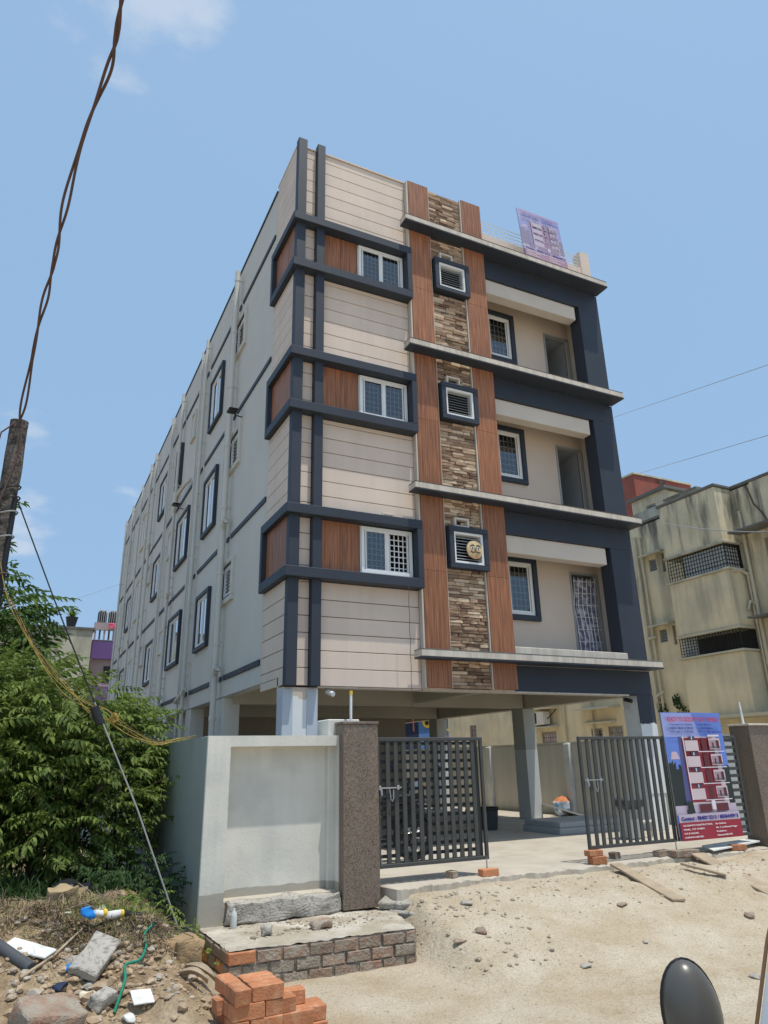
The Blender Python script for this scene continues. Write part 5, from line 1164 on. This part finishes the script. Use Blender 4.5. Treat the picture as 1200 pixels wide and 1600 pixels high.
plant('bush', 'long leafy shoot reaching right across the side wall', 'bush', (-2.1, .2, -.3), [(-1.95, -.2, 1.0, .18, .6, .16), (-1.86, -.9, 1.08, .10, .35, .10), (-2.2, .1, .3, .3, .5, .35)], 90, 5, [[((-2.3, .6, -.3), .02), ((-2.2, .2, .7), .015), ((-1.95, -.6, 1.05), .008), ((-1.85, -1.2, 1.15), .004)]], m_leaf, .55)
plant('shrub', 'small dark low shrub at the foot of the side wall', 'shrub', (-2.1, -1.5, -.4), [(-2.1, -1.5, -.05, .34, .6, .35), (-2.25, -1.2, .1, .4, .5, .3), (-2.0, -1.9, .0, .2, .3, .25)], 190, 6, [[((-2.1, -1.5, -.45), .015), ((-2.1, -1.5, .1), .006)]], m_leafdk, .5)
plant('weed', 'yellow green weed clump between the heap and the brick platform', 'weed', (-1.85, -2.75, -.5), [(-1.85, -2.75, -.33, .16, .25, .16), (-1.75, -3.1, -.36, .10, .22, .13), (-1.95, -2.6, -.28, .12, .15, .1)], 90, 8, [[((-1.85, -2.8, -.55), .008), ((-1.85, -2.75, -.3), .004)]], m_leafy, .28)
plant('weed', 'bright green broad leaved weed on the heap behind the black pipe', 'weed', (-2.3, -3.0, -.1), [(-2.25, -2.9, .05, .18, .2, .13)], 26, 9, [[((-2.3, -3, -.2), .008), ((-2.25, -2.9, .08), .004)]], m_leaf, .45)
plant('tree', 'taller tree with layered drooping leaves at the left edge behind the pole', 'tree', (-4.9, 6, -.4), [(-4.8, 6, 4.5, 1.1, 1.2, .3), (-4.6, 6.2, 3.8, 1.1, 1.2, .35), (-5.1, 6, 5.2, .7, .8, .22), (-4.5, 6.3, 3.2, 1.1, 1.2, .35), (-5.0, 6, 5.8, .45, .5, .15), (-4.6, 6, 2.6, 1.3, 1.3, .6), (-4.75, 6.1, 6.35, .35, .4, .15), (-4.1, 6.0, 4.2, .4, .5, .2)], 620, 11, [[((-4.9, 6, -.4), .12), ((-4.85, 6, 3), .08), ((-4.9, 6, 6.2), .02)]]+[[((-4.88, 6, z), .04), ((-4.4+.2*k, 6.1, z+.5), .015)] for k, z in enumerate((2.6, 3.3, 4.1))], m_leaf2, 1.7)
# background greenery so the ground does not end bare behind the bush
plant('tree', 'round low tree far behind the bush below the old building', 'tree', (-5.5, 20, -.5), [(-5.5, 20, 2.0, 2.6, 2., 1.4), (-3.4, 21, 1.8, 1.4, 1.5, 1.1)], 500, 12, [[((-5.5, 20, -.5), .15), ((-5.5, 20, 2.5), .06)]], m_leaf2, 2.2)

# ------------------------------------------------------------------ rubbish heap
def ps(name, mb, m_, lb, cat, **k): return solo(name, mb, m_, lb, cat, **k)
def slab(name, w, d, h, x, y, z, rot, m_, lb, cat, amp=.01, group=None, fr=8):
    q = MB(); v, f = chamfer(-w/2, w/2, -d/2, d/2, 0, h, min(.01, h*.3)); q.add(v, f)
    return solo(name, roughen(q, amp, fr, 3) if amp else q, m_, lb, cat, group, loc=(x, y, z), rot=rot, smooth=40)
slab('broken_tile', .40, .14, .02, -3.27, -3.75, H(-3.27, -3.75)+.035, (R(14), R(10), R(-38)), m_whitetile, 'long white tile strip lying on the left of the heap', 'tile', .004)
slab('broken_tile', .15, .13, .012, -2.52, -4.52, H(-2.52, -4.52)+.05, (R(28), R(4), R(12)), m_whitetile, 'squarish white tile standing at the front foot of the heap', 'tile', .003)
slab('concrete_chunk', .42, .22, .07, -2.80, -3.92, H(-2.8, -3.92)+.05, (R(18), R(-22), R(58)), m_conc, 'flat grey concrete chunk tilted on the middle of the heap', 'concrete chunk', .015)
slab('concrete_chunk', .40, .32, .16, -3.14, -4.60, H(-3.14, -4.6)-.02, (R(10), R(6), R(15)), m_pbrick, 'big pale pinkish concrete block at the bottom left corner', 'concrete chunk', .03)
slab('concrete_chunk', .16, .12, .09, -2.78, -4.42, H(-2.78, -4.42), (R(10), R(-6), R(40)), m_conc, 'broken grey lump right of the big pinkish block', 'concrete chunk', .03)
slab('soil_clod', .26, .26, .20, -2.10, -3.75, H(-2.10, -3.75)-.06, (0, 0, .4), m_soil, 'rounded yellow brown clod of earth next to the brick platform', 'soil clod', .07, fr=6)
slab('soil_clod', .26, .22, .16, -2.98, -2.75, H(-2.98, -2.75)-.02, (0, 0, .9), m_straw, 'straw coloured heap of sacking at the crest of the heap', 'soil clod', .06, fr=10)
t = thing('drain_pipe', 'black pipe with taped white and yellow end capped by a blue plastic bag', 'pipe', (-2.5, -3.4, 0))
P0, P1, P2, P3 = Vector((-2.80, -3.52, max(.135, H(-2.8, -3.52)+.07))), Vector((-2.68, -3.47, max(.10, H(-2.68, -3.47)+.05))), Vector((-2.56, -3.42, max(.065, H(-2.56, -3.42)+.04))), Vector((-2.02, -3.18, H(-2.02, -3.18)+.05))
q = MB(); q.tube([P2, Vector((*(P2*.5+P3*.5).xy, max((P2.z+P3.z)/2, H(*(P2*.5+P3*.5).xy)+.035))), P3], .031, 12); part('pipe', q, m_black, t, smooth=50)
q = MB(); q.tube([P0, P1, P2], [.027, .030, .030], 12); part('white_wrap', roughen(q, .016, 20, 1), m_whitetile, t, smooth=60)
for s_ in (.35, .95): q = MB(); c_0 = P0.lerp(P2, s_); d_ = (P2-P0).normalized()*.022; q.tube([c_0-d_*.7, c_0+d_*.7], .0335, 12); part('yellow_tape', q, m_yel, t, smooth=50)
q = MB(); d_ = (P0-P1).normalized(); q.tube([P0-d_*.02, P0+d_*.04, P0+d_*.10, P0+d_*.13], [.030, .038, .030, .012], 14); part('plastic_bag', roughen(q, .04, 16, 1), m_bluebag, t, smooth=60)
q = MB(); q.tube(bez([(-2.70, -4.5, H(-2.7, -4.5)+.02), (-2.62, -4.32, H(-2.62, -4.32)+.05), (-2.60, -4.15, H(-2.6, -4.15)+.06), (-2.48, -4.05, H(-2.48, -4.05)+.05), (-2.42, -3.9, H(-2.42, -3.9)+.05), (-2.40, -3.68, H(-2.4, -3.68)+.06), (-2.28, -3.5, .02)], 8), .011, 7); ps('rope', q, m_greenrope, 'frayed green rope trailing down the front of the heap', 'rope', smooth=60)
q = MB(); q.tube([(-3.32, -4.12, H(-3.3, -4.1)+.02), (-3.1, -3.85, H(-3.1, -3.85)+.05), (-2.88, -3.55, H(-2.88, -3.55)+.04)], [.013, .012, .008], 7); ps('stick', q, m_wood, 'thin pale stick lying across the heap above the concrete chunk', 'stick', smooth=60)
q = MB(); q.tube([(-3.60, -3.55, .06), (-3.25, -4.0, H(-3.25, -4.0)+.02)], .045, 12); ps('metal_tube', q, m_drum, 'dull grey tube end sticking in from the left edge over the heap', 'tube', smooth=60)
for i, (x, y, rz, lb) in enumerate(((-2.02, -4.0, -.75, 'dry curved palm sheath, the longer one beside the platform corner'), (-2.10, -4.16, -.45, 'dry curved palm sheath, the shorter lower one near the brick stack'))):
    q = MB(); n = 10
    for k in range(n):
        s_ = k/(n-1); w = .045*math.sin(math.pi*(.08+.9*s_))+.004
        for j in range(5): a = -1+.5*j; q.v.append(((s_-.5)*(.34-.08*i), a*w, .035*a*a+.05*math.sin(math.pi*s_)+.01))
    for k in range(n-1):
        for j in range(4): q.f.append((k*5+j, k*5+j+1, k*5+j+6, k*5+j+5)); q.mi.append(0)
    solo('palm_sheath', q, m_wood, lb, 'palm sheath', loc=(x, y, H(x, y)+.01), rot=(0, .2, rz), smooth=60)
q = MB(); v, f = chamfer(-.04, .04, -.03, .03, 0, .06, .015); q.add(v, f); solo('crumpled_cup', roughen(q, .02, 20, 2), m_whitetile, 'crumpled white plastic cup by the platform wall', 'litter', loc=(-1.86, -3.55, H(-1.86, -3.55)), smooth=60)
for i, (x, y, m_, lb) in enumerate(((-2.96, -4.02, m_bluebag, 'scrap of blue plastic beside the concrete chunk'), (-3.05, -4.16, m_bluedk, 'dark blue plastic scrap low on the heap'), (-2.72, -3.2, m_whitetile, 'white plastic scrap near the bagged pipe'), (-3.15, -3.1, m_whitetile, 'pale paper scrap on the upper heap'), (-2.86, -4.25, m_yellow2, 'cream broken tile piece below the concrete chunk'), (-2.62, -4.66, m_whitetile, 'pale shard at the front foot of the heap'), (-3.0, -3.35, m_leftb, 'buff torn sacking on the upper heap'), (-2.9, -2.3, m_black, 'black plastic bag at the crest under the bush'))):
    s_ = .05 if m_ is not m_black else .16; q = MB(); v, f = chamfer(-s_, s_, -s_*.7, s_*.7, 0, s_*.7, s_*.2); q.add(v, f)
    solo('litter', roughen(q, s_*.5, 14, 2), m_, lb, 'litter', loc=(x, y, H(x, y)), rot=(0, 0, i), smooth=60)
# roots and dry stalks on the heap
q = MB()
for k in range(26):
    x, y = -2.32+random.gauss(0, .10), -3.62+random.gauss(0, .10); z = H(x, y)+.06
    p = [Vector((x, y, z))]
    for j in range(5): p.append(p[-1]+Vector((random.gauss(0, .05), random.gauss(-.015, .04), random.gauss(-.02, .03))))
    q.tube(bez(p, 3), .005, 4)
ps('tangled_roots', q, m_bark, 'tangle of dry brown roots on the heap right of the pipe', 'roots', kind='stuff')
def straws(n, reg, seed, lmin, lmax, w, flat=.5):
    rr = random.Random(seed); q = MB()
    for _ in range(n):
        x, y = reg(rr); z = H(x, y); a = rr.uniform(0, 6.28); l = rr.uniform(lmin, lmax); e = rr.gauss(.2, flat)
        d = Vector((math.cos(a)*math.cos(e), math.sin(a)*math.cos(e), abs(math.sin(e)))); s_ = Vector((-math.sin(a), math.cos(a), 0))*w; p = Vector((x, y, z+.004)); p2 = p+d*l*.5+Vector((0, 0, .01)); p3 = p+d*l+Vector((0, 0, -.3*l*abs(d.z)))
        q.quad(p-s_, p+s_, p2+s_, p2-s_); q.quad(p2-s_, p2+s_, p3)
    return q
hp_ = lambda rr: (rr.gauss(-2.85, .42), min(rr.gauss(-3.3, .55), -1.6))
def hreg(rr):
    while True:
        x, y = hp_(rr)
        if -4.2 < x < -2.0 and y > -4.5 and mnoise.noise(Vector((x*2.3, y*2.3, 4))) > -.12+.5*(y < -3.9): return x, y
solo('dry_straw', straws(6000, hreg, 4, .03, .13, .0024), m_straw, 'dry straw and stalks strewn over the heap', 'straw', kind='stuff')
solo('dry_straw', straws(3200, hreg, 5, .04, .20, .0026, .5), m_bark, 'dead brown grass matted on the heap', 'dead grass', kind='stuff')
def greg(rr):
    while True:
        x, y = rr.gauss(-2.6, .35), rr.gauss(-3.1, .35)
        if x < -2.0: return x, y
solo('green_grass', straws(1500, greg, 6, .04, .13, .004, .9), m_leafy, 'short green grass blades among the straw of the heap', 'grass', kind='stuff')
def wreg(rr):
    return rr.uniform(-4.6, -1.9), rr.uniform(-2.0, 3)
solo('undergrowth', straws(5000, wreg, 8, .1, .4, .008, 1.), m_leafdk, 'dark undergrowth below the bush', 'undergrowth', kind='stuff')
tw = MB(); rr_ = random.Random(12)
for _ in range(120):
    x, y = hreg(rr_); a = rr_.uniform(0, 6.28); l = rr_.uniform(.12, .42); p = Vector((x, y, H(x, y)+.015)); pp = [p]
    for j in range(3): a += rr_.gauss(0, .35); q0 = pp[-1]+Vector((math.cos(a), math.sin(a), rr_.gauss(.05, .25)))*l/3; q0.z = max(q0.z, H(q0.x, q0.y)+.01); pp.append(q0)
    tw.tube(pp, [.004, .0035, .003, .0015], 4)
solo('twigs', tw, m_wood, 'dry twigs and vine ends scattered over the heap', 'twigs', kind='stuff')
# stones and grit over the ground
def pebbles(n, reg, seed, r0, r1):
    rr = random.Random(seed); q = MB()
    g_ = (1+5**.5)/2
    base = [Vector(p).normalized() for p in ((-1, g_, 0), (1, g_, 0), (-1, -g_, 0), (1, -g_, 0), (0, -1, g_), (0, 1, g_), (0, -1, -g_), (0, 1, -g_), (g_, 0, -1), (g_, 0, 1), (-g_, 0, -1), (-g_, 0, 1))]
    F_ = [(0, 11, 5), (0, 5, 1), (0, 1, 7), (0, 7, 10), (0, 10, 11), (1, 5, 9), (5, 11, 4), (11, 10, 2), (10, 7, 6), (7, 1, 8), (3, 9, 4), (3, 4, 2), (3, 2, 6), (3, 6, 8), (3, 8, 9), (4, 9, 5), (2, 4, 11), (6, 2, 10), (8, 6, 7), (9, 8, 1)]
    xs_, ys_ = zip(*[reg(rr) for _ in range(n)]); zs2 = height(np.array(xs_), np.array(ys_))
    for x, y, z in zip(xs_, ys_, zs2):
        r = r0+(r1-r0)*rr.random()**4; a = rr.uniform(0, 6.28); c, s_ = math.cos(a), math.sin(a)
        vs = []; ex_, ey_, ez_ = rr.uniform(.8, 1.4), rr.uniform(.6, 1.), rr.uniform(.35, .75)
        for b in base: k_ = r*rr.uniform(.75, 1.15); u, v_, w = b.x*k_*ex_, b.y*k_*ey_, b.z*k_*ez_; vs.append((x+u*c-v_*s_, y+u*s_+v_*c, z+w+r*.15))
        q.add(vs, F_)
    return q
m_peb2 = mat('soil_crumbs', (.38, .28, .18), .95, .35, 9, .5, 60, col2=(.40, .36, .30), c2s=6, c2t=(.5, .6))
m_peb = mat('pebbles', (.42, .36, .27), .95, .35, 12, .4, 60, col2=(.26, .22, .17), c2s=5)
def r1(rr):
    y = -9.5+7*rr.random()**.8; return rr.uniform(-1.9, 8.5), min(y, -2.85)
def r2(rr):
    t_ = rr.random(); return rr.uniform(.3, 8.3), -2.9-.5*abs(rr.gauss(0, 1))
def r3(rr):
    while True:
        x, y = rr.gauss(-2.75, .5), rr.gauss(-3.9, .5)
        if x < -1.9: return x, y
def r4(rr): return rr.uniform(.25, 1.3), rr.uniform(-4.6, -2.9)
for fn, n, sd_, a, b, lb, m_ in ((r1, 3000, 1, .003, .014, 'loose grit and pebbles over the sandy street', m_peb), (r2, 900, 2, .004, .028, 'broken gravel along the apron edge', m_peb), (r3, 2600, 3, .005, .045, 'stony rubble crumbs over the heap', m_peb2), (r4, 220, 4, .005, .04, 'rubble crumbs right of the brick platform', m_peb)):
    q = pebbles(n, fn, sd_, a, b); solo('gravel', q, m_, lb, 'gravel', kind='stuff')
for i, (x, y, s_, lb) in enumerate(((1.28, -4.79, .045, 'dark stone alone on the middle of the street sand'), (.75, -3.9, .07, 'pale stone in the gully right of the platform'), (.95, -3.35, .06, 'brown stone at the head of the gully below the left gate'), (3.9, -4.45, .07, 'larger brown clod on the sand slope at the right'), (4.4, -4.4, .05, 'clod right of the larger one on the sand slope'), (2.6, -3.9, .05, 'small stone on the slope below the right gate prop'), (2.45, -5.6, .05, 'brown stone on the street sand at the lower right'), (.45, -4.0, .05, 'chip of mortar by the platform right corner'), (2.2, -4.6, .03, 'small dark stone above the street edge'))):
    q = MB(); v, f = chamfer(-s_, s_, -s_*.7, s_*.7, 0, s_*.6, s_*.25); q.add(v, f); solo('stone', roughen(q, s_*.35, 10, 2), m_pbrick if i % 2 else m_conc, lb, 'stone', loc=(x, y, H(x, y)-s_*.1), rot=(0, 0, i*1.3), smooth=50)
def board(p0, p1, w, lb, m_=None):
    p0, p1 = Vector(p0), Vector(p1); l = (p1-p0).length; q = MB(); v, f = chamfer(0, l, -w/2, w/2, 0, .03, .006); q.add(v, f); n = 14
    q2 = MB()
    for k in range(n):
        a = p0.lerp(p1, k/n); b = p0.lerp(p1, (k+1)/n)
    d = (p1-p0).normalized(); rz = math.atan2(d.y, d.x); ry = -math.asin(d.z)
    solo('long_board', roughen(q, .006, 6, 4), m_ or m_wood, lb, 'board', loc=tuple(p0), rot=(0, ry, rz), smooth=40)
def pr_(rr): return rr.uniform(-1.35, .2), rr.uniform(-3.3, -2.7)
_H = height
height = lambda a, b: np.full_like(a, -.262)
q = pebbles(420, pr_, 31, .004, .03); height = _H; solo('gravel', q, m_peb, 'crumbs of rubble strewn on top of the brick platform', 'gravel', kind='stuff')
def r5(rr):
    while True:
        x, y = rr.gauss(-2.9, .35), rr.gauss(-4.25, .25)
        if -3.6 < x < -2.1: return x, y
solo('rubble', pebbles(60, r5, 33, .02, .085), m_peb2, 'grey broken rubble at the front foot of the heap', 'rubble', kind='stuff')
z_ = lambda x, y, o=.0: (x, y, H(x, y)+o)
board(z_(3.62, -2.75, .07), z_(3.35, -4.0, .005), .17, 'dusty pale board laid down the slope below the right gate')
board(z_(5.15, -2.72, .06), z_(4.75, -4.3, .005), .22, 'wider dusty board running down the slope under the banner')
board(z_(4.35, -3.15, .05), z_(4.62, -3.6, .02), .06, 'short wood batten beside the wider board')
q = MB(); q.add([(5.5, -2.7, -.02), (6.75, -2.5, .01), (6.75, -2.3, .03), (5.6, -2.42, .01), (5.5, -2.7, -.005), (6.75, -2.5, .03), (6.75, -2.3, .045), (5.6, -2.42, .03)], [(0, 3, 2, 1), (4, 5, 6, 7), (0, 1, 5, 4), (1, 2, 6, 5), (2, 3, 7, 6), (3, 0, 4, 7)]); solo('pale_sheet', q, m_whitetile, 'thin white sheet lying under the banner by the right pillar', 'sheet')

# ------------------------------------------------------------------ vehicle at the right edge (only its mirror and white front edge are in view)
fwd = Vector((.445, .895, 0)); rgt = Vector((.895, -.445, 0))
V = thing('auto_rickshaw', 'white three wheeler at the lower right corner with dark oval mirror', 'auto rickshaw', (-1.5, -9.9, -.55))
def vp(a, b, z): p = Vector((-2.24, -9.50, 0))+rgt*a+fwd*b; return (p.x, p.y, z)
q = MB(); cols = 9; zs3 = [-.25, .1, .5, .7, .8, .87, .94, 1.1, 1.3]; off = [.06, -.02, -.05, -.012, .010, .034, .058, .13, .22]
for z, o_ in zip(zs3, off):
    for k in range(cols): s_ = k/(cols-1); q.v.append(vp(o_+.0+1.0*s_, .10*math.sin(math.pi*s_), z))
for i in range(len(zs3)-1):
    for k in range(cols-1): q.f.append((i*cols+k, i*cols+k+1, (i+1)*cols+k+1, (i+1)*cols+k)); q.mi.append(0)
n0 = len(q.v)
for z, o_ in zip(zs3, off): q.v.append(vp(o_+.03, -.5, z))
for i in range(len(zs3)-1): q.f.append((i*cols, (i+1)*cols, n0+i+1, n0+i)); q.mi.append(0)
part('body_panel', q, m_vwhite, V, smooth=50)
q = MB(); q.tube([vp(o_-.004, .004, z) for z, o_ in zip(zs3, off)], .0035, 8); part('edge_trim', q, m_bronze, V, smooth=60)
q = MB(); q.lathe([(.14, -.05), (.2, -.05), (.21, 0), (.2, .05), (.14, .05)], vp(.5, .1, -.33), 20, 'x'); part('wheel', q, m_black2, V, smooth=50)
mc = Vector((-2.215, -9.33, .775))
q = MB(); n1, n2 = 20, 14
ax = rgt*.060; az = Vector((0, 0, 1))*.100-rgt*.006; ay = -fwd*.05
for i in range(n2+1):
    th = math.pi*i/n2
    for j in range(n1):
        ph = 2*math.pi*j/n1; cy_ = math.sin(th)*math.sin(ph); w = ay*cy_ if cy_ > 0 else ay*cy_*.25
        p = mc+ax*(math.sin(th)*math.cos(ph))+az*math.cos(th)+w; q.v.append(tuple(p))
for i in range(n2):
    for j in range(n1): q.f.append((i*n1+j, i*n1+(j+1) % n1, (i+1)*n1+(j+1) % n1, (i+1)*n1+j)); q.mi.append(0)
part('mirror', q, m_shell, V, smooth=80)
q = MB(); q.tube([tuple(mc+ax*1.0*math.cos(t_)+az*1.0*math.sin(t_)-ay*.03) for t_ in np.linspace(0, 2*math.pi, 33)], .0035, 6); part('mirror_rim', q, m_black, V, smooth=60)
q = MB(); q.tube([tuple(mc-az*.8), tuple(mc-az*1.3+rgt*.03), vp(.05, .0, .35)], .007, 8); part('mirror_stem', q, m_black, V, smooth=60)
